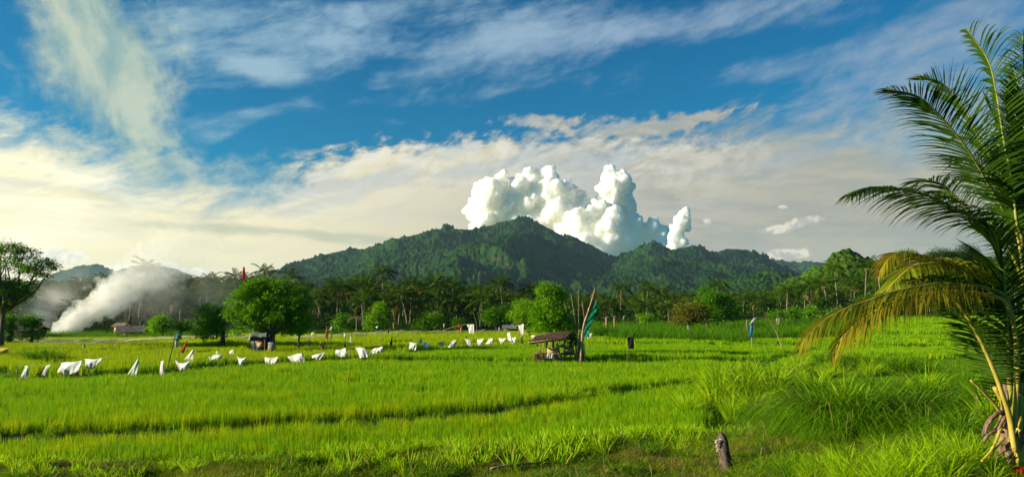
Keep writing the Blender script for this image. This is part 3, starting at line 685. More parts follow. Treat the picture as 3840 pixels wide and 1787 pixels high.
def verge():
    # low grass on the bunds, the mown bank, tall rough grass
    low = protos('low_grass', [blades(90, .6, .13, .012, .5, 2, s, .5) for s in (21, 22)] + [blades(120, 1.5, .18, .03, .4, 2, s, .5) for s in (23, 24)], M['grass'])
    lawn = protos('lawn_grass', [blades(230, .6, .075, .007, .9, 2, s, .6) for s in (31, 32, 33)], M['lawn'])
    stub = protos('cut_tuft', [blades(22, .07, .30, .017, .22, 2, s, .4, cut=True, fan=.55) for s in (41, 42, 43)], M['grass_bright'])
    tall = protos('tall_grass', [blades(48, .20, .95, .026, .10, 6, s, .4, droop=.6, fan=.4) for s in (51, 52, 53, 54)] + [blades(55, .3, 1.05, .040, .10, 4, s, .35, droop=.5, fan=.35) for s in (55, 56)], M['grass'])
    tallb = protos('bright_grass', [blades(44, .16, .85, .026, .08, 6, s, .4, droop=.42, fan=.36) for s in (61, 62, 63, 64)] + [blades(55, .3, 1.0, .042, .10, 4, s, .35, droop=.45, fan=.3) for s in (65, 66)], M['grass_bright'])
    cn = protos('cane', [blades(60, .9, 1.9, .05, .1, 6, s, .2, droop=.45, fan=.28) for s in (71, 72, 73)], M['cane'])
    # bunds
    q = tiles(14.5, 66, .5); X, Y = q[:, 0], q[:, 1]; e = edge_y(X) - Y
    k = gap(X, Y) & (e < 0) & (rng.random(len(q)) < .9) | weeds(X, Y) & (e < .3)
    q1 = q[k]; q2 = tiles(66, 140, 1.4); q2 = q2[(gap(q2[:, 0], q2[:, 1])) & (rng.random(len(q2)) < .6)]
    P_ = np.concatenate([q1, q2]); idx = np.concatenate([rng.integers(0, 2, len(q1)), rng.integers(2, 4, len(q2))])
    scatter('bund_grass', np.column_stack([P_, gh(P_[:, 0], P_[:, 1])]), rng.uniform(0, 6.28, len(P_)), rng.uniform(.6, 1.5, len(P_)), low, idx)
    # mown bank in front
    q = tiles(10.5, 21, .33); X, Y = q[:, 0], q[:, 1]; q = q[(Y < edge_y(X) + .15)]
    scatter('bank_grass', np.column_stack([q, gh(q[:, 0], q[:, 1])]), rng.uniform(0, 6.28, len(q)), rng.uniform(.6, 1.5, len(q)), lawn, rng.integers(0, 3, len(q)))
    # cut pale tufts along the bank
    n = 3000; X = rng.uniform(-17, 9, n); Y = edge_y(X) - np.abs(rng.normal(.05, 1.5, n)) + .4
    d = fbm(X * .9, Y * .9, 3, 44); k = (d > .54) & (X < 7.4); X, Y = X[k], Y[k]
    s = rng.uniform(.5, 1.35, len(X)) * (.75 + .5 * sst(-np.abs(X - 1), -9, 0)); 
    scatter('cut_grass_tufts', np.column_stack([X, Y, gh(X, Y)]), rng.uniform(0, 6.28, len(X)), s, stub, rng.integers(0, 3, len(X)))
    # dry and mixed tufts between them
    dry = protos('dry_tuft', [blades(60, .12, .20, .010, .3, 3, s, .5, droop=.7, fan=.9) for s in (81, 82)], M['straw_grass'])
    n = 1500; X = rng.uniform(-16, 9, n); Y = edge_y(X) - rng.uniform(-.1, 7, n); k = (fbm(X * 1.3, Y * 1.3, 3, 91) > .54) & (X < 7); X, Y = X[k], Y[k]
    scatter('dry_grass_tufts', np.column_stack([X, Y, gh(X, Y)]), rng.uniform(0, 6.28, len(X)), rng.uniform(.5, 1.5, len(X)), dry, rng.integers(0, 2, len(X)))
    mixg = protos('weed_tuft', [blades(34, .10, .32, .018, .15, 4, s, .5, droop=.5, fan=.6) for s in (84, 85, 86)], M['grass'])
    n = 2600; X = rng.uniform(-16, 9, n); Y = edge_y(X) - rng.uniform(-.1, 7, n); k = (fbm(X * 1.1 + 7, Y * 1.1, 3, 95) > .50) & (X < 8); X, Y = X[k], Y[k]
    scatter('weed_tufts', np.column_stack([X, Y, gh(X, Y)]), rng.uniform(0, 6.28, len(X)), rng.uniform(.4, 1.3, len(X)), mixg, rng.integers(0, 3, len(X)))
    # tall rough grass on the right verge, by place in the photo: (x, y, n, spread_x, spread_y, scale, bright)
    T = [];
    for (x, y, n, sx, sy, s, b) in ((2720, 1475, 30, 34, 8, 1.5, .9), (2800, 1490, 34, 44, 10, 1.4, .85), (2870, 1520, 20, 40, 10, 1.2, .8), (2780, 1500, 30, 70, 22, 1.15, .8), (2850, 1560, 60, 90, 30, 1.0, .7), (2740, 1450, 30, 50, 14, 1.3, .8), (3000, 1470, 60, 120, 25, .8, .7),
            (3050, 1580, 170, 170, 26, .95, .12), (3300, 1560, 160, 160, 30, .95, .1), (3500, 1540, 120, 120, 40, .9, .1), (3180, 1620, 70, 160, 20, .8, .1), (3150, 1400, 60, 120, 14, .9, .8), (3380, 1395, 40, 110, 12, 1.3, .05), (3180, 1380, 30, 60, 10, 1.2, .0),
            (3420, 1460, 50, 120, 20, .7, .4), (3600, 1600, 90, 110, 40, .8, .15), (3650, 1480, 50, 90, 30, .8, .2), (3250, 1500, 70, 140, 24, .75, .3), (3100, 1640, 60, 120, 12, .55, .1), (3050, 1420, 50, 110, 18, .7, 1),
            (2080, 1520, 14, 26, 6, .72, .9), (2240, 1490, 12, 40, 5, .45, .9), (2420, 1478, 16, 60, 6, .5, .8), (1700, 1553, 16, 160, 5, .38, .7), (900, 1605, 20, 300, 6, .32, .6), (300, 1632, 14, 200, 5, .32, .5),
            (130, 1358, 16, 34, 6, 1.25, .2), (70, 1355, 8, 24, 5, .9, .4), (185, 1360, 9, 14, 4, 1.3, .1), (1480, 1340, 18, 34, 7, .75, .5), (1500, 1335, 8, 50, 5, .6, .5), (560, 1412, 8, 20, 4, .7, .5), (20, 1425, 12, 40, 6, .6, .4)):
        for _ in range(int(n * .7)):
            if _ % 5 == 0: ccx, ccy, cs_, cb_ = x + random.gauss(0, sx), y + random.gauss(0, sy), random.uniform(.55, 1.35), random.random()
            p = PG(ccx + random.gauss(0, 9 + 260 / max(y - 1300, 20)), ccy + random.gauss(0, 2.2), 0)
            if p.y > float(edge_y(p.x)) - .1 or x > 3000: T.append((p.x, p.y, p.z, s * cs_ * random.uniform(.75, 1.15), cb_ < b))
    # the bright clumps at the bottom right, on the near bank
    for (x, y, n, sx, sy, s, b) in ((3250, 1800, 34, 150, 22, .66, .8), (3050, 1800, 12, 60, 12, .5, .8), (3420, 1790, 34, 130, 26, .72, .8), (3560, 1780, 40, 90, 22, .6, .7), (3300, 1840, 30, 160, 10, .8, 1), (3650, 1750, 26, 70, 20, .55, .4), (3700, 1700, 16, 60, 20, .6, .3),
                                    (3500, 1700, 20, 140, 16, .6, .5), (2960, 1770, 12, 30, 14, .5, .3)):
        for _ in range(n):
            p = PG(x + random.gauss(0, sx), min(y + random.gauss(0, sy), 1850), 0); T.append((p.x, p.y, p.z, s * random.uniform(.7, 1.2), random.random() < b))
    T = np.array(T, float)
    for nm, col, ms in (('tall_grass', tall, T[:, 4] < .5), ('bright_tall_grass', tallb, T[:, 4] > .5)):
        a = T[ms]; far = a[:, 1] > 30
        idx = np.where(far, rng.integers(4, 6, len(a)), rng.integers(0, 4, len(a)))
        scatter(nm, a[:, :3], rng.uniform(0, 6.28, len(a)), a[:, 3], col, idx)
    # cane and elephant grass beyond the black flag
    q = tiles(68, 132, 1.25); X, Y = q[:, 0], q[:, 1]; q = q[cane(X, Y)]
    scatter('elephant_grass', np.column_stack([q, gh(q[:, 0], q[:, 1])]), rng.uniform(0, 6.28, len(q)), rng.uniform(.65, 1.15, len(q)), cn, rng.integers(0, 3, len(q)))
    # rough strip between the nets and the palms on the left, and weeds at the far end
    q = tiles(84, 128, 1.3); X, Y = q[:, 0], q[:, 1]; u = X / Y
    k = ~far_limit(X, Y) & ~cane(X, Y) & (Y < np.interp(u, [-.8, -.3, 0, .1, .6], [104, 112, 124, 130, 140])) & (fbm(X * .15, Y * .15, 3, 61) > .38)
    q = q[k]; sc = np.interp(q[:, 0] / q[:, 1], [-.8, -.3, -.1, .5], [.5, .55, .3, .45])
    scatter('field_edge_grass', np.column_stack([q, gh(q[:, 0], q[:, 1])]), rng.uniform(0, 6.28, len(q)), sc * rng.uniform(.5, 1.2, len(q)), cn, rng.integers(0, 3, len(q)))
verge()

# ------------------------------------------------------------------ coconut palms of the far grove
def leafquads(P, D, N, L, W, sag=0.0):
    """leaf blades from base points P, along D, flat side N, length L, width W: 2 quads each"""
    D = D / np.linalg.norm(D, axis=1, keepdims=True); S = np.cross(D, N); S /= np.maximum(np.linalg.norm(S, axis=1, keepdims=True), 1e-6)
    L = np.asarray(L)[:, None]; W = np.asarray(W)[:, None]; z = np.array([[0, 0, -1.0]])
    m = P + D * L * .5 + z * L * sag * .3; t = P + D * L + z * L * sag
    V = np.stack([P, m + S * W / 2, t, m - S * W / 2], 1)
    n = len(P); F = np.arange(n)[:, None] * 4 + np.array([[0, 1, 2, 3]])
    return V.reshape(-1, 3), F
def frond_arrays(r, base, az, el0, L, pairs, leaf, w, droop, hang):
    t = np.linspace(0, 1, pairs); el = el0 - droop * t ** 1.4
    ds = L / pairs; dx = np.cos(el) * ds; dz = np.sin(el) * ds
    rad = np.cumsum(dx); zz = np.cumsum(dz); ca, sa = math.cos(az), math.sin(az)
    P = np.stack([base[0] + rad * ca, base[1] + rad * sa, base[2] + zz], -1)
    T = np.stack([np.cos(el) * ca, np.cos(el) * sa, np.sin(el)], -1)
    S = np.array([[-sa, ca, 0]]); out = []
    k = t > .16
    for sd in (-1, 1):
        D = S * sd * .85 + T * (.55 + .5 * t[:, None]) + np.array([[0, 0, -1.0]]) * (hang * (.6 + .8 * r.random((pairs, 1)))) + r.normal(0, .08, (pairs, 3))
        N = np.cross(D, T) + r.normal(0, .25, (pairs, 3))
        LL = leaf * np.sin(np.pi * np.clip(.12 + .86 * t, 0, 1)) ** .6 * r.uniform(.8, 1.1, pairs)
        out.append(leafquads(P[k], D[k], N[k], LL[k], np.full(k.sum(), w), .35))
    return P, out
def palm_crown_mesh(seed, pairs=26, nf=20, L=3.1, w=.085, old=.15):
    r = np.random.default_rng(seed); mb = MB()
    for i in range(nf):
        az = i * 2.39996 + r.normal(0, .2); q = i / nf
        el0 = R(82 - 96 * q ** 1.05) + r.normal(0, .1); dr = R(55 + 50 * r.random()) * (.8 + .4 * q)
        P, o = frond_arrays(r, (0, 0, 0), az, el0, L * r.uniform(.85, 1.1) * (.75 if q < .12 else 1), pairs, .78, w, dr, .15 + .5 * q)
        c = np.clip(r.normal(.35 + .25 * (1 - q), .15), 0, .9)
        if q > 1 - old * r.uniform(.2, 1): c = .97 if r.random() < .45 else .8
        mb.tube([tuple(p) for p in P[::3]], list(np.linspace(.05, .015, len(P[::3]))), 4, a=min(1, c + .15), cap=False)
        for V, F in o: mb.add(V, F, None, np.clip(c + r.normal(0, .08, len(V)), 0, 1) if c < .9 else c)
    return mb.mesh('crown')
def palm_trunk_mesh(seed, H=10):
    r = np.random.default_rng(seed); lx, ly = r.normal(0, .7), r.normal(0, .4); n = 9
    pts = [(lx * (i / (n - 1)) ** 1.8, ly * (i / (n - 1)) ** 1.8, H * i / (n - 1)) for i in range(n)]
    rad = [.16 - .075 * (i / (n - 1)) ** .5 for i in range(n)]; rad[0] = .22
    m = MB().tube(pts, rad, 7)
    rr = random.Random(seed)
    return m.mesh('trunk', True), pts[-1]
CR = [palm_crown_mesh(s) for s in range(100, 108)]
for m_ in CR: m_.materials.append(M['palm_leaf'])
TK = [palm_trunk_mesh(s) for s in range(200, 207)]
for m_, _ in TK: m_.materials.append(M['palm_trunk'])
nutmb = MB()
for i in range(9):
    a = i * .9; c = Vector((math.cos(a) * .28, math.sin(a) * .28, -.25 - .12 * (i % 3)))
    nutmb.tube([c + Vector((0, 0, -.15)), c + Vector((0, 0, -.07)), c + Vector((0, 0, .07)), c + Vector((0, 0, .15))], [.03, .12, .12, .03], 6)
NUT = nutmb.mesh('coconuts', True); NUT.materials.append(plainmat('coconut', (.16, .14, .02), (.34, .22, .05), 5, .6))
def palm(loc, H, seed, scale=1.0, label=None, group='coconut palms of the far grove'):
    o = empty('coconut_palm', loc, label or 'coconut palm crowded inside the dense far grove, its crown merging with its neighbours', 'palm tree', group)
    tm, top = TK[seed % len(TK)]; s = H / 10.0; rz = (seed * 1.7) % 6.28
    t = obj('trunk', tm, None, o, loc=(0, 0, 0)); t.scale = (scale, scale, s); t.rotation_euler.z = rz
    tp = Matrix.Rotation(rz, 3, 'Z') @ Vector((top[0] * scale, top[1] * scale, top[2] * s))
    c = obj('crown', CR[seed % len(CR)], None, o, loc=tuple(tp)); c.rotation_euler = (0, 0, seed * 2.3); c.scale = (scale,) * 3
    if seed % 3 == 0:
        k = obj('coconuts', NUT, None, o, loc=tuple(tp)); k.scale = (scale,) * 3
    return o
SKY = np.array([(-200, 1050), (150, 1048), (400, 1028), (560, 1040), (700, 1035), (900, 1030), (1050, 1040), (1200, 1050), (1340, 1032), (1480, 1045), (1600, 1058), (1780, 1062), (1900, 1075), (2000, 1090), (2200, 1098), (2500, 1092), (2700, 1085), (2900, 1082), (3000, 1060), (3130, 1030), (3300, 1015), (3500, 985), (3900, 960)])
def skytop(x): return float(np.interp(x, SKY[:, 0], SKY[:, 1]))
HERO = [  # photo x of the crown, photo y of its top, distance, label
 (530, 968, 112, 'tallest coconut palm above the smoke at the left, its pale crown against the sky'),
 (395, 1045, 106, 'coconut palm with drooping dark crown just left of the thick smoke plume'),
 (980, 988, 128, 'coconut palm crown showing just right of the red flag above the big round tree'),
 (1090, 1000, 122, 'leaning dark coconut palm above the right shoulder of the big round tree'),
 (890, 1008, 126, 'coconut palm crown directly behind the red flag'),
 (1440, 985, 124, 'tallest coconut palm of the middle grove, rising left of the mountain foot'),
 (1540, 1068-40, 118, 'coconut palm right of the tallest palm, its crown dark against the mountain'),
 (1645, 1023, 120, 'first of two close tall palms below the left mountain slope'),
 (1690, 1035, 122, 'second of two close tall palms below the left mountain slope'),
 (1890, 1028, 118, 'tall coconut palm standing alone above the grove left of the hut tree'),
 (1985, 1055, 120, 'coconut palm with ragged crown beside the top of the hut tree'),
 (2325, 1048, 150, 'coconut palm whose crown stands above the grove right of the bamboo pole'),
 (2420, 1050, 145, 'tall palm with long bare trunk above the black flag'),
 (2490, 1060, 150, 'coconut palm with fanned crown next right of the tall palm above the black flag'),
 (2690, 1038, 140, 'coconut palm with small dense crown above the leafy tree in the cane'),
 (3135, 975, 128, 'tall slender coconut palm in front of the round green hill'),
 (3235, 965, 132, 'tall coconut palm on the skyline right of the round green hill'),
 (3300, 968, 138, 'coconut palm on the skyline just left of the hanging palm fronds'),
 (3045, 1040, 125, 'leaning coconut palm at the foot of the round green hill'),
 (3100, 1030, 120, 'coconut palm with bent trunk between two taller palms below the round hill'),
 (2945, 1058, 126, 'coconut palm with brownish crown right of the bent pole with the blue banner'),
]
def grove_y(u): return float(np.interp(u, [-.8, -.6, -.45, -.2, .1, .22, .35, .5, .8], [100, 102, 106, 108, 116, 136, 136, 136, 140]))
k = 0
for (x, y, d, lab) in HERO:
    p = at(x, y + 22, d); z0 = ghs(p.x, p.y); palm((p.x, p.y, z0), p.z - z0 - .8, k * 5 + 1, 1.0 if d < 135 else 1.1, lab, None); k += 1
rp = random.Random(5); made = [(at(x, y, d).x, d) for x, y, d, _ in HERO]; tries = 0
while k < 296 and tries < 9000:
    tries += 1
    u = rp.uniform(-.78, .78); d = grove_y(u) + (rp.random() ** 1.3) * 75; x = u * d
    if min((x - a) ** 2 + (d - b) ** 2 for a, b in made) < 6: continue
    px = HX + u * FP; front = (d - grove_y(u)) / 75
    top = skytop(px) + rp.uniform(0, 1) ** 1.2 * 75 + 8 + (18 if front < .2 else 0)
    z0 = ghs(x, d); H = at(px, top, d).z - z0 - 1.3
    if H < 3.2 or H > 15: continue
    made.append((x, d)); palm((x, d, z0), H, rp.randint(0, 999), rp.uniform(.85, 1.15)); k += 1
# the rest of the grove beyond the nearest three hundred: one mass
def far_grove():
    col = bpy.data.collections.new('far_palms')
    for i in range(6):
        r = np.random.default_rng(300 + i); mb = MB()
        mb.tube([(0, 0, -9), (.1, 0, -4), (0, 0, 0)], [.16, .11, .09], 5)
        src = palm_crown_mesh(400 + i, pairs=20, nf=18, L=3.0, w=.11); V = np.zeros(len(src.vertices) * 3, np.float32); src.vertices.foreach_get('co', V)
        o_ = bpy.data.objects.new(f'far_palm_{i}', src); src.materials.append(M['palm_leaf']); col.objects.link(o_)
    q = []
    for _ in range(520):
        u = rp.uniform(-.78, .78); d = grove_y(u) + 45 + rp.random() * 95; px = HX + u * FP
        top = skytop(px) + 10 + rp.random() ** 1.1 * 62; z = at(px, top, d).z - .8
        if z - ghs(u * d, d) > 2.5: q.append((u * d, d, z, rp.uniform(.9, 1.25)))
    q = np.array(q); scatter('palm_grove', q[:, :3], rng.uniform(0, 6.28, len(q)), q[:, 3], col, rng.integers(0, 6, len(q)))
far_grove()
# dark undergrowth and young growth under and behind the palms
def bush_mesh(seed, n=420, leaf=.34, rx=1.7, rz=1.5):
    r = np.random.default_rng(seed); c = r.normal(0, 1, (26, 3)); c /= np.linalg.norm(c, axis=1, keepdims=True)
    c[:, 2] = np.abs(c[:, 2]); c = c * np.array([rx, rx, rz]) * r.uniform(.6, 1, (26, 1)); k_ = r.integers(0, 26, n)
    P = c[k_] + r.normal(0, .33, (n, 3)); P[:, 2] = np.maximum(P[:, 2], .05)
    D = P / np.linalg.norm(P, axis=1, keepdims=True) + r.normal(0, .7, (n, 3)); N = r.normal(0, 1, (n, 3)) + np.array([[0, 0, 1.2]])
    V, F = leafquads(P, D, N, r.uniform(.6, 1.3, n) * leaf, np.full(n, leaf * .55), .2)
    return mesh_np('bush', V, F, False, {'v': np.repeat(np.clip(r.normal(.45, .25, n), 0, 1), 4)})
def grove_floor():
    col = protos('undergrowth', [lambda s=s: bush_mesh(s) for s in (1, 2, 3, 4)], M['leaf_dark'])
    q = []
    for d in np.arange(0, 100, 3.0):
        for u in np.arange(-.80, .80, 2.3 / 130):
            dd = grove_y(u) + d - 1 + random.uniform(-1, 1); uu = u + random.uniform(-.008, .008)
            if d < 6 and random.random() < .45: continue
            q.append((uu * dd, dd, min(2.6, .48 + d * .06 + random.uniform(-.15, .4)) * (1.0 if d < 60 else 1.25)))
    q = np.array(q)
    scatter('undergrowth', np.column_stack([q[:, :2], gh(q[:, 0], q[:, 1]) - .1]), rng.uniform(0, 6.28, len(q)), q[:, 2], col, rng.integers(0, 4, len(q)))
grove_floor()

# ------------------------------------------------------------------ broad-leaved trees
def crown(name, blobs, nclump, per, leaf, seed, mat, parent, spread=.42, inner=.25, sag=.25, aspect=.42, flatz=1.0, up=.35):
    r = np.random.default_rng(seed); B = np.array(blobs, float)          # x y z rx ry rz
    wt = B[:, 3] * B[:, 4] + B[:, 3] * B[:, 5]; wt /= wt.sum()
    bi = r.choice(len(B), nclump, p=wt); d = r.normal(0, 1, (nclump, 3)); d[:, 2] = np.where(d[:, 2] < -.5, -d[:, 2], d[:, 2]); d /= np.linalg.norm(d, axis=1, keepdims=True)
    rad = np.where(r.random(nclump) < inner, r.uniform(.2, .75, nclump), r.uniform(.78, 1.06, nclump))[:, None]
    c = B[bi, :3] + d * B[bi, 3:6] * rad
    k_ = np.repeat(np.arange(nclump), per); n = len(k_); s = spread * r.uniform(.6, 1.4, nclump)[k_][:, None]
    off = r.normal(0, 1, (n, 3)) * s * np.array([1, 1, .6 * flatz]); P = c[k_] + off
    out = d[k_]; D = out * .7 + off * .9 / np.maximum(s, .01) * .5 + r.normal(0, .45, (n, 3)); D[:, 2] -= .25
    N = np.array([[0, 0, 1.0]]) * up * 3 + out * .8 + r.normal(0, .6, (n, 3))
    L = leaf * r.uniform(.6, 1.3, n)
    V, F = leafquads(P, D, N, L, L * aspect, sag)
    cv = np.clip(.45 + r.normal(0, .16, nclump)[k_] + r.normal(0, .13, n), 0, .92)
    return obj(name, mesh_np(name, V, F, False, {'v': np.repeat(cv, 4)}), mat, parent), c
def tree(name, label, cat, base, h, blobs, leafc, mat='leaf', nclump=150, per=34, trunk_r=.18, forks=5, seed=1, spread=.42, inner=.25, fork_z=.35, lean=(0, 0), aspect=.42, sag=.25, trunks=1, group=None, flatz=1, barkm='bark', up=.35):
    """base: world point; blobs in metres relative to the base"""
    rr = random.Random(seed); base = Vector(base); root = empty(name, base, label, cat, group)
    bl = [(base.x + b[0], base.y + b[1], base.z + b[2], b[3], b[4], b[5]) for b in blobs]
    o, cc = crown('crown', bl, nclump, per, leafc, seed, M[mat], root, spread, inner, sag, aspect, flatz, up)
    mb = MB()
    for q in range(trunks):
        off = Vector((rr.uniform(-.5, .5), rr.uniform(-.3, .3), 0)) * (.8 if trunks > 1 else 0)
        fz = h * fork_z; F0 = base + off + Vector((lean[0], lean[1], fz))
        mb.tube([base + off - Vector((0, 0, .2)), base + off + Vector((lean[0] * .3, lean[1] * .3, fz * .5)), F0], [trunk_r * 1.35, trunk_r, trunk_r * .8], 9)
        for i in range(forks):
            b = bl[(i + q) % len(bl)]; tgt = Vector(b[:3]) + Vector((rr.uniform(-.5, .5) * b[3], rr.uniform(-.5, .5) * b[4], rr.uniform(.0, .6) * b[5]))
            mid = F0.lerp(tgt, .5) + Vector((rr.uniform(-.15, .15), rr.uniform(-.15, .15), -.06)) * (tgt - F0).length
            mb.tube([F0, mid, tgt], [trunk_r * .62, trunk_r * .38, trunk_r * .12], 6)
            for j in range(3):
                t2 = mid.lerp(tgt, rr.uniform(0, .6)); e = t2 + Vector((rr.uniform(-1, 1), rr.uniform(-1, 1), rr.uniform(.1, .9))) * b[3] * .6
                mb.tube([t2, e], [trunk_r * .25, trunk_r * .06], 5)
    mb.build('trunk', M[barkm], root, True)
    return root
def rel(base, pts):         # photo pixels -> blobs relative to the tree base, at its distance
    out = []
    for (x, y, rx, ry, *o) in pts:
        d = base.y + (o[0] if o else 0); p = at(x, y, d); k_ = d / FP
        out.append((p.x - base.x, p.y - base.y, p.z - base.z, rx * k_, (o[1] if len(o) > 1 else (rx + ry) / 2 * k_), ry * k_))
    return out
def gt(x, y): return PG(x, y, 0)
# the big round tree over the shack
b = PG(1018, 1313, .25); BIGTREE = b
tree('round_tree', 'big round dense green tree with a shack leaning under it', 'tree', b, 7.4,
     rel(b, [(925, 1165, 72, 85, 0), (960, 1110, 70, 55, .3), (1055, 1125, 88, 72, .4), (1080, 1180, 76, 72, 0), (1010, 1180, 85, 65, -.6), (900, 1200, 50, 55, .2), (1120, 1160, 38, 66, 0), (1000, 1075, 42, 26, .3), (1090, 1225, 46, 36, .1), (960, 1225, 44, 26, -.2)]),
     .27, 'leaf', 330, 62, .30, 8, 3, .27, fork_z=.22, inner=.15)
b = PG(835, 1288, .2)
tree('round_tree', 'rounded green tree standing close behind the left side of the big round tree', 'tree', b, 5,
     rel(b, [(790, 1185, 52, 36, 0), (770, 1225, 40, 36, 0), (815, 1215, 45, 40, .3), (800, 1250, 38, 20, 0), (840, 1200, 25, 45, .2)]), .26, 'leaf', 120, 56, .2, 6, 5, .27, fork_z=.3, inner=.15)
b = PG(1120, 1308, .3)
tree('small_tree', 'spindly dark small tree with thin trunk right of the shack', 'tree', b, 3,
     rel(b, [(1120, 1215, 26, 24, 0), (1150, 1222, 26, 22, .2), (1100, 1240, 16, 14, 0)]), .2, 'leaf', 50, 30, .09, 4, 8, .3, fork_z=.5)
# tree over the hut
b = PG(2075, 1325, .3); b = b + Vector((0, .9, 0)); HUTTREE = b
tree('feathery_tree', 'tall lopsided feathery green tree growing up behind the thatched hut', 'tree', b, 6,
     rel(b, [(2055, 1090, 34, 26, 0), (2085, 1108, 30, 30, .2), (2062, 1135, 38, 36, 0), (2070, 1175, 46, 32, 0), (2030, 1200, 44, 30, .1), (2095, 1205, 44, 36, .2), (2040, 1235, 44, 24, 0), (2120, 1232, 44, 26, .2), (2010, 1170, 20, 20, .1), (2150, 1240, 26, 20, .1)]),
     .2, 'leaf_light', 330, 40, .12, 9, 11, .26, inner=.2, fork_z=.45)
b = PG(1985, 1262, .2)
tree('round_tree', 'rounded light green tree beside the hut tree, over a low open shelter', 'tree', b, 5,
     rel(b, [(1965, 1150, 34, 24, 0), (1945, 1180, 26, 26, 0), (1985, 1175, 40, 34, .3), (1975, 1205, 36, 18, 0)]), .26, 'leaf_light', 150, 38, .14, 5, 13, .36, fork_z=.4)
b = PG(1862, 1240, .2)
tree('round_tree', 'low umbrella shaped green tree right of the leaning pole with white cloth', 'tree', b, 5,
     rel(b, [(1860, 1172, 44, 20, 0), (1832, 1195, 24, 22, 0), (1870, 1195, 44, 24, 0), (1895, 1185, 22, 22, .3)]), .32, 'leaf', 140, 34, .15, 5, 15, .42, fork_z=.4)
b = PG(1615, 1240, .2)
tree('round_tree', 'dome shaped light green tree in front of the palm grove', 'tree', b, 4.2,
     rel(b, [(1620, 1195, 38, 18, 0), (1590, 1212, 24, 16, 0), (1640, 1212, 28, 20, 0), (1612, 1222, 40, 12, -.4)]), .32, 'leaf_light', 140, 34, .13, 5, 17, .4, fork_z=.2)
b = PG(1718, 1245, .2)
tree('bush', 'low round green bush between two taller domed trees before the grove', 'bush', b, 2,
     rel(b, [(1712, 1208, 14, 13, 0), (1730, 1212, 14, 12, .2), (1718, 1225, 20, 14, 0)]), .28, 'leaf', 46, 30, .07, 3, 19, .3)
b = PG(1405, 1252, .2)
tree('feathery_tree', 'narrow two-pronged feathery light green tree before the dark grove', 'tree', b, 4.4,
     rel(b, [(1428, 1155, 18, 20, 0), (1420, 1180, 18, 18, 0), (1382, 1180, 8, 18, 0), (1388, 1205, 14, 14, 0), (1410, 1215, 28, 16, .2), (1435, 1212, 14, 12, .2), (1400, 1230, 18, 10, 0)]), .3, 'leaf_light', 110, 32, .08, 6, 21, .3, fork_z=.3, inner=.15)
b = PG(1290, 1250, .2)
tree('bush', 'dark green loose bush left of the feathery two-pronged tree', 'bush', b, 3,
     rel(b, [(1282, 1195, 16, 16, 0), (1300, 1212, 20, 18, 0), (1268, 1215, 14, 14, 0)]), .3, 'leaf', 60, 30, .08, 4, 23, .35)
b = PG(610, 1262, .2)
tree('small_tree', 'small pale green round tree standing in the thin smoke', 'tree', b, 3.6,
     rel(b, [(602, 1208, 24, 18, 0), (596, 1225, 22, 14, 0)]), .3, 'leaf_light', 70, 30, .1, 4, 25, .36, fork_z=.5)
b = PG(678, 1262, .2)
tree('small_tree', 'small dark tree with thin leaning trunk near the slanting pole', 'tree', b, 3,
     rel(b, [(686, 1222, 16, 13, 0), (674, 1232, 12, 10, 0)]), .26, 'leaf', 46, 30, .08, 4, 27, .3, fork_z=.55)
b = PG(1245, 1262, .2)
tree('bush', 'small green bush at the far edge of the paddies near the arched pole', 'bush', b, 1.4, rel(b, [(1252, 1240, 12, 8, 0)]), .26, 'leaf', 22, 26, .05, 3, 29, .3)
# left edge
b = PG(2, 1300, .2)
tree('tall_tree', 'tall spreading dark tree with many bare limbs at the left edge', 'tree', b, 10,
     rel(b, [(50, 935, 40, 16, 0), (100, 950, 40, 14, .5), (-10, 960, 60, 30, 0), (150, 985, 36, 12, 0), (195, 1000, 24, 10, .3), (110, 1000, 44, 14, -.5), (50, 1000, 50, 18, 0), (150, 1030, 26, 7, 0), (60, 1095, 40, 18, 0), (30, 1060, 40, 14, .4), (90, 1115, 26, 12, 0), (15, 1130, 40, 20, 0), (-60, 1060, 60, 60, 0), (20, 915, 24, 16, 0), (75, 970, 36, 22, .2), (125, 1015, 30, 14, .2), (40, 1090, 50, 26, .2), (105, 1075, 26, 14, 0), (5, 1160, 30, 16, .3)]),
     .23, 'leaf', 330, 34, .20, 16, 31, .26, inner=.1, fork_z=.32, flatz=.7, group=None)
b = PG(25, 1290, .2) + Vector((.6, -.5, 0))
tree('ivy_covered_tree', 'short dark ivy-covered tree trunk at the foot of the tall left tree', 'tree', b, 3.4,
     rel(b, [(30, 1200, 18, 18, 0), (12, 1225, 20, 20, 0), (38, 1235, 14, 22, 0), (20, 1265, 22, 18, 0)]), .2, 'leaf', 120, 30, .25, 4, 33, .24)
b = PG(118, 1290, .2)
tree('small_tree', 'small mop-headed tree growing out of the dark shed at the left', 'tree', b, 3.6,
     rel(b, [(116, 1202, 30, 17, 0), (104, 1220, 22, 12, 0), (130, 1222, 20, 14, 0), (115, 1240, 14, 14, 0), (92, 1262, 16, 8, 0), (138, 1262, 14, 10, 0)]), .2, 'leaf', 120, 30, .13, 5, 35, .24, fork_z=.5)
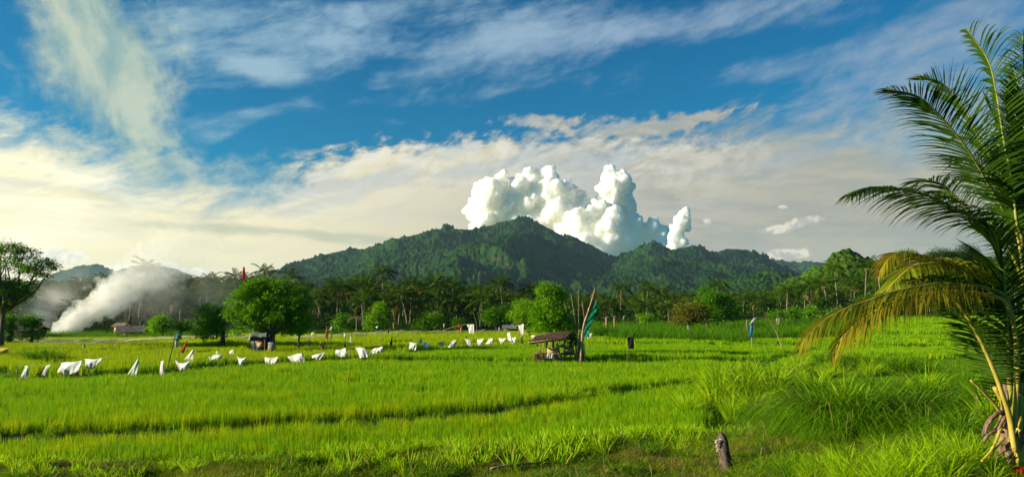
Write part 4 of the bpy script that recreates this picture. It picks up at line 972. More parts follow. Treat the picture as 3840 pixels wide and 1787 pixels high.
# right: trees in the cane and in the grove
b = PG(2700, 1262, .0); b = b + Vector((0, 6, 0)); b.z = ghs(b.x, b.y)
tree('broad_tree', 'broad leafy green tree rising out of the tall cane', 'tree', b, 6,
     rel(b, [(2680, 1118, 48, 22, 0), (2650, 1145, 44, 30, 0), (2715, 1150, 46, 36, .4), (2745, 1175, 34, 34, 0), (2670, 1180, 60, 34, -.5), (2640, 1170, 30, 26, 0)]), .34, 'leaf', 260, 38, .2, 7, 37, .45, fork_z=.3)
b = PG(2600, 1262, .0); b = b + Vector((0, 2, 0)); b.z = ghs(b.x, b.y)
tree('broad_tree', 'browning bushy tree on the left of the leafy tree in the cane', 'tree', b, 5,
     rel(b, [(2580, 1160, 40, 20, 0), (2620, 1165, 34, 22, 0), (2590, 1190, 50, 22, 0), (2560, 1205, 36, 14, 0), (2630, 1195, 30, 20, 0)]), .3, 'leaf_brown', 190, 32, .16, 6, 39, .42, fork_z=.3)
for i, (x, y, rx, ry, d, mt, lab, ct) in enumerate((
    (2875, 1140, 24, 30, 118, 'leaf_dark', 'dark round tree among the palms behind the bent pole', 'tree'), (3085, 1135, 30, 26, 118, 'leaf_dark', 'dark round tree among the palms right of the white basket', 'tree'),
    (3150, 1180, 44, 22, 104, 'leaf', 'wide green tree at the right end of the cane', 'tree'), (2980, 1172, 30, 14, 108, 'leaf', 'low green bush in the cane behind the white basket', 'bush'),
    (2910, 1180, 22, 10, 104, 'leaf', 'small green bush in the cane left of the white basket', 'bush'), (3040, 1168, 26, 14, 112, 'leaf_light', 'light green bush at the grove edge right of the white basket', 'bush'),
    (2645, 1085, 26, 14, 150, 'leaf', 'domed green tree top above the grove over the leafy cane tree', 'tree'), (2235, 1222, 9, 10, 112, 'leaf', 'small green shrub near the two dead stumps', 'bush'),
    (2420, 1190, 14, 8, 112, 'leaf_light', 'small pale bush on top of the cane above the black flag', 'bush'), (1260, 1248, 16, 8, 102, 'leaf', 'low shrub under the arched bamboo pole', 'bush'),
    (3345, 985, 26, 40, 150, 'leaf', 'tall broken tree on the skyline beside the hanging fronds', 'tree'), (3400, 950, 38, 16, 155, 'leaf', 'high flat-topped tree on the right skyline', 'tree'),
    (3530, 955, 60, 26, 160, 'leaf_dark', 'wide dark tree on the right skyline behind the fronds', 'tree'), (3620, 955, 56, 40, 165, 'leaf_dark', 'tall dark tree behind the near palm at the right', 'tree'),
    (3410, 1010, 70, 40, 158, 'leaf_dark', 'dark bushy tree below the flat-topped skyline tree', 'tree'), (3560, 1030, 90, 50, 150, 'leaf_dark', 'large dark tree mass behind the hanging fronds', 'tree'),
    (3260, 1140, 50, 40, 128, 'leaf', 'bushy tree behind the two long drooping fronds', 'tree'), (3420, 1130, 60, 45, 132, 'leaf_dark', 'dark tree behind the drooping fronds at the field end', 'tree'),
    (3600, 1120, 70, 50, 134, 'leaf_dark', 'dark tree at the far right end of the paddies', 'tree'), (1560, 1240, 14, 8, 104, 'leaf', 'low shrub left of the dome shaped tree', 'bush'))):
    p = at(x, y + ry, d); z0 = ghs(p.x, d); base = Vector((p.x, d, z0)); hh = max(p.z - z0 + ry * d / FP, 1)
    tree('broad_tree' if ct == 'tree' else 'bush', lab, ct, base, hh, rel(base, [(x, y, rx * .75, ry * .8), (x - rx * .45, y + ry * .3, rx * .5, ry * .6), (x + rx * .45, y + ry * .25, rx * .5, ry * .6), (x, y + ry * .5, rx * .7, ry * .6)]),
         .36, mt, max(24, int(rx * ry / 11)), 30, .12 + hh * .012, 5, 60 + i, .5, fork_z=.4)

# ------------------------------------------------------------------ cloth, poles, flags
def px(base_d, x, y, dd=0.0): return at(x, y, base_d + dd)
def cloth_mesh(c, nx=14, ny=10, bil=.12, seed=0, sagt=0.0, bulb=0.0, ragged=.05):
    """c: four corners TL TR BR BL (world points). Folds and a billow; a thin closed sheet."""
    TL, TR, BR, BL = [Vector(p) for p in c]; r = random.Random(seed); V = []
    W = ((TR - TL).length + (BR - BL).length) / 2; ph = r.uniform(0, 6); fr = r.uniform(5, 9)
    fold = 0.05 * min(1, W)
    for j in range(ny + 1):
        t = j / ny
        for i in range(nx + 1):
            s = i / nx; a = TL.lerp(TR, s); b = BL.lerp(BR, s)
            a = a - Vector((0, 0, sagt)) * 4 * s * (1 - s); b = b - Vector((0, 0, bulb)) * 4 * s * (1 - s)
            if ragged: b = b + Vector((0, 0, ragged * (r.random() - .5)))
            p = a.lerp(b, t); y = -bil * .4 * math.sin(math.pi * t) * math.sin(math.pi * s) * W + fold * math.sin(fr * s * 3 + ph + 2 * t) * t + fold * .8 * math.sin(4 * t + 7 * s + ph)
            V.append((p.x + fold * .4 * math.sin(5 * t + ph), p.y + y, p.z + fold * .5 * math.sin(6 * s + ph)))
    n = len(V); th = .006; V2 = [(x, y + th, z) for x, y, z in V]; m = nx + 1
    F = [(j * m + i, j * m + i + 1, (j + 1) * m + i + 1, (j + 1) * m + i) for j in range(ny) for i in range(nx)]
    B = [tuple(q + n for q in f[::-1]) for f in F]
    rim = [i for i in range(m)] + [j * m + nx for j in range(1, ny + 1)] + [ny * m + i for i in range(nx - 1, -1, -1)] + [j * m for j in range(ny - 1, 0, -1)]
    E = [(rim[i], rim[i] + n, rim[(i + 1) % len(rim)] + n, rim[(i + 1) % len(rim)]) for i in range(len(rim))]
    return mesh_np('cloth', V + V2, np.array(F + B + E), True)
def sheet(cs, d, label, mat='plastic', name='plastic_sheet', cat='plastic sheet', seed=0, group='white plastic sheets strung over the paddy', **kw):
    cm = sum(c_[0] for c_ in cs) / 4; pts = [at(x, y, d - .55 * (x - cm) * d / FP + (random.Random(seed + i).uniform(-.06, .06))) for i, (x, y) in enumerate(cs)]
    c = sum(pts, Vector()) / 4; base = Vector((c.x, d, min(p.z for p in pts)))
    me = cloth_mesh([p - base for p in pts], seed=seed, **kw); o = obj(name, me, M[mat], None, base)
    return tag(o, label, cat, group)
def dist(x, y, up=.33): return PG(x, y, up).y
def bd(x):            # distance of the bund along which the sheets hang
    P = DIKES['B'][0]; u = (x - HX) / FP
    return float(np.interp(u, [p.x / p.y for p in P], [p.y for p in P]))
SH = [
 ([(97, 1368), (107, 1371), (106, 1423), (64, 1428)], 'leftmost small white plastic sheet, tied at the top and spread below', dict(bil=.2, bulb=.05)),
 ([(174, 1370), (188, 1365), (171, 1408), (156, 1406)], 'narrow curled strip of white plastic right of the leftmost sheet', dict(bil=.5)),
 ([(228, 1360), (309, 1350), (300, 1388), (216, 1394)], 'widest white plastic sheet, stretched flat like a banner at the left', dict(bil=.1, bulb=.16)),
 ([(314, 1347), (384, 1341), (370, 1366), (324, 1378)], 'white plastic sheet with a tied right corner beside the widest sheet', dict(bil=.2, bulb=.12)),
 ([(515, 1344), (521, 1343), (517, 1403), (475, 1408)], 'white plastic sheet twisted to a tall point like a sail', dict(bil=.25, bulb=.05)),
 ([(604, 1352), (613, 1350), (622, 1408), (597, 1412)], 'bulging upright white plastic sheet left of the swagged one', dict(bil=.6, bulb=.03)),
 ([(660, 1347), (716, 1347), (700, 1388), (670, 1387)], 'white plastic sheet sagging in a deep swag below the slanting red cloth', dict(bil=.3, sagt=.22)),
 ([(722, 1308), (727, 1308), (726, 1354), (689, 1350)], 'pointed white plastic sheet standing up behind the deep swag', dict(bil=.2)),
 ([(784, 1335), (838, 1325), (818, 1360), (782, 1358)], 'white plastic sheet with a tail trailing to its left, under a tiny one', dict(bil=.25, bulb=.06)),
 ([(811, 1315), (815, 1315), (818, 1329), (807, 1329)], 'tiny triangular white plastic scrap behind the sheet with a tail', dict(bil=.1)),
 ([(859, 1317), (876, 1308), (876, 1325), (860, 1327)], 'small white plastic flag on a short bent stick', dict(bil=.15)),
 ([(888, 1329), (926, 1332), (910, 1366), (896, 1366)], 'white plastic sheet hanging like a bib between two stakes left of the see-through net', dict(bil=.4, sagt=.22, bulb=.05)),
 ([(1080, 1334), (1137, 1322), (1144, 1362), (1094, 1362)], 'large white plastic sheet with a stake at its right side', dict(bil=.15, bulb=.02)),
 ([(1166, 1334), (1221, 1316), (1205, 1345), (1172, 1341)], 'crumpled white plastic sheet with one hanging leg, right of the large one', dict(bil=.25, bulb=.1)),
 ([(1258, 1311), (1296, 1304), (1304, 1332), (1260, 1332)], 'white plastic sheet folded at its right edge, below the black bag', dict(bil=.2, bulb=.1)),
 ([(1333, 1301), (1370, 1303), (1383, 1337), (1350, 1343)], 'tall white plastic sheet, the one standing right of a thin stake', dict(bil=.25)),
 ([(1405, 1303), (1436, 1299), (1436, 1319), (1384, 1324)], 'low white plastic sheet touching the right side of the tall one', dict(bil=.25, bulb=.02)),
 ([(1537, 1278), (1563, 1282), (1560, 1312), (1533, 1309)], 'white plastic sheet at the left end of the farther row', dict(bil=.25, sagt=.1)),
 ([(1581, 1265), (1584, 1265), (1584, 1286), (1568, 1286)], 'little white plastic triangle behind the farther row', dict(bil=.1)),
 ([(1590, 1283), (1613, 1283), (1606, 1304), (1584, 1302)], 'bluish white plastic sheet second in the farther row', dict(bil=.3, bulb=.03)),
 ([(1642, 1282), (1665, 1281), (1661, 1299), (1655, 1298)], 'small bluish plastic sheet tapering to a point in the farther row', dict(bil=.3)),
 ([(1696, 1276), (1713, 1273), (1707, 1299), (1676, 1303)], 'white plastic sheet blown to the left in the middle of the farther row', dict(bil=.25)),
 ([(1742, 1268), (1762, 1269), (1768, 1297), (1756, 1297)], 'white plastic sheet with a small black peak on its left corner', dict(bil=.4)),
 ([(1790, 1270), (1814, 1270), (1811, 1289), (1788, 1296)], 'squarish white plastic sheet below the leaning bamboo pole', dict(bil=.3)),
 ([(1832, 1269), (1850, 1268), (1849, 1290), (1820, 1289)], 'white plastic sheet with a trailing tail right of the squarish one', dict(bil=.2, bulb=.02)),
 ([(1870, 1265), (1899, 1267), (1884, 1291), (1874, 1284)], 'heart shaped white plastic sheet left of the tallest in the farther row', dict(bil=.4, sagt=.05)),
 ([(1903, 1245), (1911, 1245), (1927, 1288), (1902, 1272)], 'tallest white plastic sheet of the farther row, rising to a rounded point', dict(bil=.25)),
 ([(1920, 1265), (1935, 1262), (1935, 1290), (1914, 1287)], 'ragged white plastic sheet at the right end of the farther row', dict(bil=.3, ragged=.1)),
]
for i, (cs, lab, kw) in enumerate(SH):
    xm = sum(c[0] for c in cs) / 4; d = bd(xm) + .25 + (2.5 if 'behind' in lab or 'tiny' in lab else 0) + (1.2 if i == 27 or i == 7 else 0)
    sheet(cs, d, lab, 'plastic_blue' if 'bluish' in lab else 'plastic', seed=i * 7, **kw)
netm, q_ = newmat('sheer_net')
_d = q_.node('ShaderNodeBsdfDiffuse'); _d.inputs[0].default_value = (.8, .8, .75, 1); _t = q_.node('ShaderNodeBsdfTransparent'); _x = q_.node('ShaderNodeMixShader'); _x.inputs[0].default_value = .5
q_.put(_x.inputs[1], _t.outputs[0]); q_.put(_x.inputs[2], _d.outputs[0]); finish(netm, q_, _x.outputs[0]); M['sheer'] = netm
sheet([(990, 1338), (1043, 1338), (1034, 1368), (1000, 1368)], bd(1015) + .2, 'see-through white net sheet hanging between the bib-like sheet and the large sheet', 'sheer', seed=71, sagt=.02)
# cords between the stakes of the sheet rows
def cord(pts, label, sag=.06, r=.008, name='cord', cat='cord', mat='rope'):
    P = []
    for a, b in zip(pts[:-1], pts[1:]):
        for i in range(5):
            t = i / 5; P.append(a.lerp(b, t) - Vector((0, 0, sag * 4 * t * (1 - t))))
    P.append(pts[-1]); base = Vector(pts[0]); o = MB().tube([p - base for p in P], r, 4).build(name, M[mat]); o.location = base
    return tag(o, label, cat)
cord([at(x, y, bd(x) + .3) for x, y in ((65, 1366), (106, 1367), (188, 1364), (228, 1360), (309, 1350), (385, 1342), (494, 1341))], 'thin cord carrying the leftmost white sheets')
cord([at(x, y, bd(x) + .3) for x, y in ((494, 1341), (521, 1342), (610, 1350), (660, 1347), (716, 1347), (784, 1335), (838, 1325))], 'thin cord running past the pointed sail-like sheet')
cord([at(x, y, bd(x) + .3) for x, y in ((888, 1329), (926, 1332), (990, 1338), (1043, 1338), (1080, 1334), (1137, 1322))], 'green cord between the bib-like sheet and the large sheet', mat='rope')
cord([at(x, y, bd(x) + .3) for x, y in ((1137, 1322), (1221, 1316), (1258, 1311), (1296, 1304), (1333, 1301), (1370, 1303), (1436, 1299))], 'thin cord over the middle white sheets')
cord([at(x, y, bd(x) + .3) for x, y in ((1522, 1275), (1563, 1281), (1613, 1283), (1665, 1281), (1713, 1274), (1762, 1269), (1814, 1270), (1850, 1268), (1899, 1266), (1935, 1263))], 'thin cord carrying the farther row of white sheets')

def pole(x0, y0, x1, y1, label, r=.022, d=None, mat='pole', name='bamboo_stake', cat='stake', mids=(), group=None, taper=.6):
    """foot at photo (x0, y0) on the land, top at (x1, y1)"""
    f = PG(x0, y0, .3) if d is None else Vector((at(x0, y0, d).x, d, ghs(at(x0, y0, d).x, d)))
    P = [f - Vector((0, 0, .1))] + [at(x, y, f.y) for x, y in mids] + [at(x1, y1, f.y)]
    if len(P) > 2: P = spline(P, 12)
    n = len(P); base = f.copy(); mb = MB().tube([p - base for p in P], [r * (1 - (1 - taper) * i / (n - 1)) for i in range(n)], 6)
    o = mb.build(name, M[mat], None, True); o.location = base
    return tag(o, label, cat, group)
ST = [(65, 1424, 65, 1364, 'dark upright stake left of the leftmost white sheet'), (330, 1392, 330, 1345, 'stake in front of the sheet with a tied corner'), (492, 1385, 495, 1341, 'thin stake just left of the sail-like sheet'),
 (1137, 1368, 1132, 1316, 'stake crossing the right side of the large white sheet'), (1315, 1340, 1314, 1298, 'thin stake between the folded sheet and the tall sheet'), (1518, 1316, 1522, 1272, 'stake at the left end of the farther row of sheets'),
 (1438, 1293, 1432, 1248, 'thin leaning stake left of the hanging black bag'), (592, 1332, 595, 1308, 'short thin stake in the left paddy'), (609, 1334, 609, 1312, 'short thin stake beside another in the left paddy'),
 (40, 1322, 43, 1300, 'short dark stake by the yellow tarp'), (140, 1316, 141, 1290, 'dark stake in the net line above the grass clump'), (242, 1315, 235, 1292, 'leaning stake in the net line left of the hay-like heap'),
 (311, 1320, 316, 1300, 'dark stake with rags near the net line'), (395, 1316, 395, 1300, 'short stake below the tin-roofed hut'), (422, 1298, 422, 1274, 'net stake left of the tin-roofed hut'), (503, 1294, 504, 1272, 'net stake below the tin-roofed hut'),
 (540, 1290, 540, 1270, 'net stake right of the tin-roofed hut'), (594, 1305, 589, 1276, 'dark net stake left of the person'), (1372, 1284, 1375, 1240, 'thin stake left of the two-pronged tree'), (1652, 1248, 1652, 1222, 'thin stake right of the dome shaped tree'),
 (1580, 1250, 1582, 1225, 'thin stake in front of the dome shaped tree'), (1855, 1250, 1855, 1235, 'short stake at the foot of the umbrella shaped tree'), (2012, 1262, 2012, 1240, 'thin stake near the low open shelter')]
for a in ST: pole(*a[:4], a[4], r=.026, group=None)
# the slanting pole and other tall poles
pole(628, 1362, 661, 1238, 'long slanting bamboo pole crossing the person in the left paddy', r=.045, name='bamboo_pole', cat='pole', mats=None) if False else pole(628, 1362, 661, 1238, 'long slanting bamboo pole crossing the person in the left paddy', r=.045, name='bamboo_pole', cat='pole')
pole(861, 1370, 859, 1320, 'short bent stick holding the small white plastic flag', r=.022, mids=((858, 1345),))
pole(1337, 1268, 1336, 1188, 'upright bamboo pole with a dry palm leaf on its top', r=.05, name='bamboo_pole', cat='pole', mat='bamboo')
o = pole(1235, 1295, 1247, 1220, 'thin pole beside the orange flag', r=.03, name='bamboo_pole', cat='pole')
pole(1665, 1282, 1664, 1212, 'thin pole with a small yellow rag, near the leaning pole', r=.03, name='bamboo_pole', cat='pole', mat='bamboo')
pole(1957, 1292, 1957, 1258, 'short thick bamboo post under the long white cloth', r=.10, name='bamboo_post', cat='post', mat='bamboo', taper=1)
pole(1790, 1255, 1775, 1172, 'tall bare branch pole behind the leaning bamboo', r=.04, name='bamboo_pole', cat='pole', mids=((1786, 1210),))
pole(1628, 1252, 1648, 1210, 'curved thin stick in front of the dome shaped tree', r=.03, name='bent_stick', cat='stick', mids=((1632, 1225),))
pole(1550, 1232, 1532, 1210, 'small bent stick with white tips at the net line', r=.03, d=100, name='bent_stick', cat='stick', mids=((1545, 1217),))
pole(1288, 1250, 1262, 1215, 'thin leaning stick above the white sign board', r=.03, d=92, name='bent_stick', cat='stick')
# leaning bamboo with the hanging white cloth
dL = dist(1640, 1250)
P = spline([at(1628, 1255, dL), at(1665, 1238, dL), at(1700, 1225, dL), at(1745, 1216, dL), at(1782, 1213, dL)], 12)
b0 = P[0]; P[0] = P[0]
root = MB().tube([p - b0 for p in P], .05, 7).build('leaning_bamboo_pole', M['bamboo']); root.location = b0
tag(root, 'long low leaning bamboo pole holding a hanging white cloth at its tip', 'pole')
sheet([(1751, 1217), (1778, 1214), (1777, 1262), (1764, 1262)], dL - .06, 'pale white cloth draped over the tip of the leaning bamboo pole', name='hanging_cloth', cat='cloth', seed=91, group=None, bil=.1)
sheet([(1943, 1220), (1964, 1213), (1965, 1252), (1957, 1261)], dist(1957, 1292) - .1, 'long narrow white cloth hanging over the short thick bamboo post', name='hanging_cloth', cat='cloth', seed=92, group=None, bil=.2)
sheet([(1727, 1222), (1730, 1222), (1731, 1245), (1726, 1246)], dL, 'narrow pale pink cloth hanging under the leaning bamboo pole', 'cloth_pink', 'hanging_cloth', 'cloth', 93, None, bil=.4)
sheet([(1719, 1212), (1721, 1212), (1724, 1226), (1717, 1226)], dL + 6, 'small dark red rag behind the leaning bamboo pole', 'cloth_red', 'hanging_cloth', 'cloth', 94, None, bil=.3)
sheet([(1663, 1212), (1665, 1212), (1667, 1224), (1663, 1224)], dist(1665, 1282) - .05, 'small pale yellow rag at the top of a thin pole', 'cloth_beige', 'hanging_cloth', 'cloth', 95, None)
sheet([(1994, 1255), (2006, 1256), (2002, 1268), (1992, 1268)], 66, 'white plastic scrap showing above the left end of the hut roof', seed=96, name='plastic_sheet', ragged=.15, bil=.3)
sheet([(2203, 1252), (2220, 1248), (2216, 1266), (2203, 1267)], 66, 'bunch of white plastic strips right of the green banner', seed=97, ragged=.3, bil=.3)
# arched pole with rags, orange flag, sign boards
d1 = dist(1170, 1290)
P = spline([at(1166, 1288, d1), at(1163, 1268, d1), at(1172, 1248, d1), at(1190, 1241, d1), at(1215, 1243, d1), at(1240, 1250, d1), at(1256, 1256, d1)], 16); P[0].z = ghs(P[0].x, d1)
o = MB().tube([p - P[0] for p in P], .018, 6).build('arched_bamboo_pole', M['pole']); o.location = P[0]; tag(o, 'thin bamboo bent over in an arch left of the orange flag', 'pole')
sheet([(1168, 1247), (1177, 1244), (1169, 1262), (1163, 1264)], d1 - .05, 'white cloth hanging from the left end of the arched bamboo', name='hanging_cloth', cat='cloth', seed=98, group=None)
sheet([(1152, 1277), (1162, 1270), (1162, 1282), (1142, 1283)], d1 + .4, 'white rag lying over the rice below the arched bamboo', name='hanging_cloth', cat='cloth', seed=99, group=None)
def flag(name, label, pole_pts, d, cs, mat, cat='flag', r=.025, seed=1, pmat='pole', foot=None, **kw):
    pts = [at(x, y, d) for x, y in pole_pts]
    if foot: pts[0].z = ghs(pts[0].x, d)
    base = pts[0].copy(); root = empty(name, base, label, cat)
    P = spline(pts, 10) if len(pts) > 2 else pts
    MB().tube(P, r, 6).build('pole', M[pmat], root, True)
    q = [at(x, y, d - .04) for x, y in cs]
    c = obj('cloth', cloth_mesh(q, seed=seed, **kw), M[mat], root)
    return root
flag('orange_flag', 'tall narrow orange flag on a stick right of the arched bamboo', [(1229, 1300), (1225, 1224)], dist(1229, 1300), [(1223, 1232), (1228, 1231), (1231, 1278), (1221, 1262)], 'cloth_orange', seed=3, foot=1, bil=.3)
flag('red_flag', 'red flag on a pole sticking out of the top of the big round tree', [(917, 1085), (913, 1040), (912, 998)], BIGTREE.y + .4, [(910, 1002), (917, 1000), (924, 1056), (908, 1048)], 'cloth_red', seed=4, bil=.4, bulb=-.1)
flag('red_cloth_flag', 'dark red cloth slung on a slanting stick right of the person', [(656, 1345), (680, 1310), (703, 1278)], dist(680, 1345), [(700, 1278), (704, 1280), (688, 1324), (676, 1318)], 'cloth_red', seed=5, bil=.6, foot=1)
flag('black_flag', 'black rectangular flag standing alone on a thin stick in the green paddy', [(2350, 1350), (2353, 1320), (2356, 1300), (2355, 1264)], dist(2350, 1350), [(2352, 1263), (2377, 1263), (2377, 1308), (2356, 1306)], 'black', seed=6, foot=1, bil=.05)
flag('yellow_flag', 'small yellow flag on a stick at the net line before the palms', [(1476, 1250), (1474, 1205)], 98, [(1473, 1211), (1476, 1210), (1479, 1231), (1474, 1232)], 'cloth_yellow', seed=7, foot=1, bil=.2)
flag('pink_flag', 'small pink rag on a stick above the cane behind the bent pole', [(2826, 1185), (2825, 1150)], 82, [(2821, 1152), (2827, 1149), (2829, 1163), (2822, 1164)], 'cloth_pink', seed=8, foot=1, bil=.3)
flag('white_rag', 'small white rag on a stick at the left end of the cane', [(2335, 1225), (2341, 1183)], 92, [(2338, 1184), (2342, 1183), (2340, 1195), (2333, 1198)], 'plastic', 'rag', seed=9, foot=1)
flag('pale_rag', 'tiny pale pink rag on a stick above the cane left of the pale bush', [(2386, 1215), (2386, 1178)], 92, [(2384, 1179), (2388, 1179), (2388, 1187), (2384, 1187)], 'cloth_beige', 'rag', seed=10, foot=1)
flag('white_rag', 'small white rag hanging low in the cane under the browning tree', [(2582, 1255), (2579, 1217)], 78, [(2577, 1220), (2581, 1219), (2583, 1236), (2578, 1237)], 'plastic', 'rag', seed=11, foot=1)
flag('white_basket', 'pale round net bag on a tall thin pole right of the bent pole', [(2913, 1252), (2916, 1190), (2917, 1163)], 76, [(2910, 1193), (2925, 1192), (2926, 1218), (2911, 1219)], 'cloth_beige', 'net bag', seed=12, foot=1, bil=.3, bulb=-.02)
flag('beige_cloth', 'folded beige cloth hanging on a stick left of the bent pole with the blue banner', [(2812, 1270), (2801, 1198)], 70, [(2799, 1198), (2802, 1198), (2804, 1240), (2797, 1242)], 'cloth_beige', 'cloth', seed=13, foot=1, bil=.2)
# bent bamboo with the blue banner
d2 = dist(2931, 1310)
root = empty('bent_banner_pole', Vector((at(2931, 1304, d2).x, d2, ghs(at(2931, 1304, d2).x, d2))), 'bamboo pole bent into a hoop with a blue and grey banner at its end', 'banner')
P = spline([at(2931, 1312, d2), at(2926, 1285, d2), at(2912, 1248, d2), at(2895, 1215, d2), at(2874, 1195, d2), at(2850, 1188, d2), at(2832, 1191, d2)], 20)
MB().tube(P, [.035 - .0011 * i for i in range(20)], 6).build('pole', M['bamboo'], root, True)
obj('banner', cloth_mesh([at(2814, 1210, d2), at(2826, 1205, d2), at(2822, 1262, d2), at(2812, 1264, d2)], seed=21, bil=.4), M['cloth_blue'], root)
obj('streamer', cloth_mesh([at(2822, 1194, d2), at(2838, 1190, d2), at(2824, 1214, d2), at(2810, 1218, d2)], seed=22, bil=.5, ragged=.1), M['cloth_grey'], root)
obj('tassel', cloth_mesh([at(2816, 1262, d2), at(2822, 1262, d2), at(2821, 1278, d2), at(2818, 1278, d2)], seed=23, bil=.5), M['cloth_grey'], root)
MB().tube([at(2819, 1277, d2), at(2819, 1302, d2)], .025, 6).build('stake', M['bamboo'], root)
# boards and bags
def bag(cs, d, label, mat='black', cat='plastic bag', name='black_bag', seed=0):
    """a limp bag hanging from a stick: closed crumpled cone. cs: top, bottom-left, bottom-right"""
    T = at(*cs[0], d); L = at(*cs[1], d); Rr = at(*cs[2], d); c = (L + Rr) / 2; w = (Rr - L).length / 2; root = empty(name, Vector((c.x, d, ghs(c.x, d))), label, cat)
    r = random.Random(seed); mb = MB(); n = 7; P = [T.lerp(c, i / (n - 1)) for i in range(n)]; rad = [.012 + w * (i / (n - 1)) ** .8 * r.uniform(.75, 1.15) for i in range(n)]; rad[-1] *= .8
    mb.tube(P, rad, 9); V = mb.V[0]; V += np.random.default_rng(seed).normal(0, w * .12, V.shape); mb.build('bag', M[mat], root)
    MB().tube([Vector((c.x, d + .02, ghs(c.x, d))), T + Vector((0, .02, .06))], .014, 5).build('stick', M['pole'], root)
    return root
bag([(1163, 1283), (1156, 1297), (1164, 1296)], dist(1160, 1306), 'small black plastic bag on a stick left of the twiggy stump', seed=1)
bag([(1295, 1280), (1290, 1300), (1297, 1301)], dist(1295, 1306), 'black plastic bag on a stick just behind the folded white sheet', seed=2)
bag([(1470, 1263), (1460, 1294), (1472, 1292)], dist(1468, 1298), 'largest black plastic bag, hanging alone in the middle paddy', seed=3)
bag([(1457, 1230), (1452, 1247), (1460, 1247)], dist(1456, 1262), 'black plastic bag with a white knot at the net line before the palms', seed=4)
bag([(1747, 1257), (1744, 1268), (1751, 1268)], bd(1750) + .5, 'black peak of plastic behind one white sheet of the farther row', seed=5)
bag([(1316, 1255), (1312, 1283), (1320, 1283)], dist(1316, 1296), 'white shirt-like plastic bag hanging on a stick right of the white board', 'plastic', name='white_bag', seed=6)
bag([(1872, 1224), (1869, 1234), (1873, 1234)], 92, 'small white bag on a stick left of the small hut behind the field', 'plastic', name='white_bag', seed=7)
bag([(264, 1256), (255, 1268), (262, 1269)], 86, 'small dark rag on a stick at the base of the smoke plume', name='dark_rag', cat='rag', seed=8)
bag([(329, 1255), (325, 1270), (332, 1270)], 86, 'dark rag on a stick right of the base of the smoke plume', name='dark_rag', cat='rag', seed=9)
bag([(316, 1288), (311, 1301), (320, 1300)], dist(314, 1318), 'bundle of grey rags on a leaning stick in the left field', 'cloth_grey', name='grey_rags', cat='rag', seed=10)
def board(cs, d, label, mat, name='sign_board'):
    q = [at(x, y, d) for x, y in cs]; c = sum(q, Vector()) / 4; root = empty(name, Vector((c.x, d, ghs(c.x, d))), label, 'board')
    V = [(p.x, p.y - .02, p.z) for p in q] + [(p.x, p.y + .02, p.z) for p in q]
    MB().add(V, [(0, 1, 2, 3), (7, 6, 5, 4), (0, 4, 5, 1), (1, 5, 6, 2), (2, 6, 7, 3), (3, 7, 4, 0)]).build('panel', M[mat], root)
    MB().tube([Vector((c.x, d + .06, ghs(c.x, d))), c + Vector((0, .06, .1))], .02, 5).build('stake', M['pole'], root)
    return root
board([(1241, 1222), (1251, 1224), (1247, 1239), (1236, 1236)], 74, 'tilted grey board on a stake right of the orange flag', 'cloth_grey')
board([(1290, 1248), (1297, 1248), (1297, 1268), (1290, 1268)], dist(1294, 1292), 'narrow upright white board in the middle paddy', 'plastic')
board([(1409, 1225), (1417, 1219), (1421, 1226), (1412, 1231)], 90, 'small tilted white board in front of the two-pronged tree', 'plastic')
# dry palm leaf on the bamboo pole
root = empty('dry_palm_leaf', at(1336, 1188, dist(1337, 1268)), 'dry palm leaf spread like an umbrella on top of the upright bamboo pole', 'palm leaf')
r_ = np.random.default_rng(4); mb = MB()
for sgn in (-1, 1):
    P_ = [(sgn * t * .95, 0, .12 - t * t * .45) for t in np.linspace(0, 1, 9)]
    mb.tube(P_, .012, 4)
    A = np.array(P_); n = 30; t = r_.uniform(.1, 1, n); B = np.array([(sgn * q * .95, 0, .12 - q * q * .45) for q in t])
    V, F = leafquads(B, np.stack([r_.normal(0, .3, n), r_.normal(0, .2, n), -np.ones(n)], -1), np.tile([[0, 1.0, 0]], (n, 1)), r_.uniform(.2, .38, n), np.full(n, .04)); mb.add(V, F)
mb.build('leaflets', M['brown_leaf'], root, False).location = (0, 0, 0)
# tarpaulin corner at the left edge
d = dist(20, 1330)
o = obj('yellow_tarp', cloth_mesh([at(-60, 1308, d), at(37, 1304, d - .3), at(22, 1326, d), at(-60, 1340, d)], seed=33, bil=.1), M['cloth_yellow']); tag(o, 'pale yellow tarpaulin corner stretched at the left edge above the rice', 'tarpaulin')

# ------------------------------------------------------------------ the nets laid along the far edge of the field
def net(pts, label, hump=.5, seed=0, wide=3.0):
    """a sagging length of bird netting raised on stakes: ridges and hollows, in world space"""
    r = random.Random(seed); Ls = [PG(x, y, .1) for x, y in pts]; P = spline(Ls, 70); V = []; m = 9; tops = []
    for i, p in enumerate(P):
        ph = i / 69 * (len(pts) - 1) * 2.3; pk = (abs(math.sin(ph * math.pi / 2 + seed))) ** .6
        for j in range(m):
            s = j / (m - 1); prof = math.sin(math.pi * s) ** .7
            z = ghs(p.x, p.y + s * wide) + .40 + hump * .38 * prof * (.3 + .7 * (1 - pk) ** 2) + .02 * math.sin(i * 1.7 + j * 2.1)
            V.append((p.x + r.uniform(-.1, .1), p.y + s * wide, z))
    n = len(P); F = [(i * m + j, (i + 1) * m + j, (i + 1) * m + j + 1, i * m + j + 1) for i in range(n - 1) for j in range(m - 1)]
    b0 = Vector(V[0]); V = [tuple(Vector(v) - b0) for v in V]
    o = obj('bird_netting', mesh_np('netting', V, np.array(F), True), M['net'], None, b0); return tag(o, label, 'netting', 'bird nets along the far field edge')
net([(-80, 1290), (80, 1296), (200, 1300), (330, 1296)], 'long low bird net sagging across the left end of the field', 1.0, 1, 8)
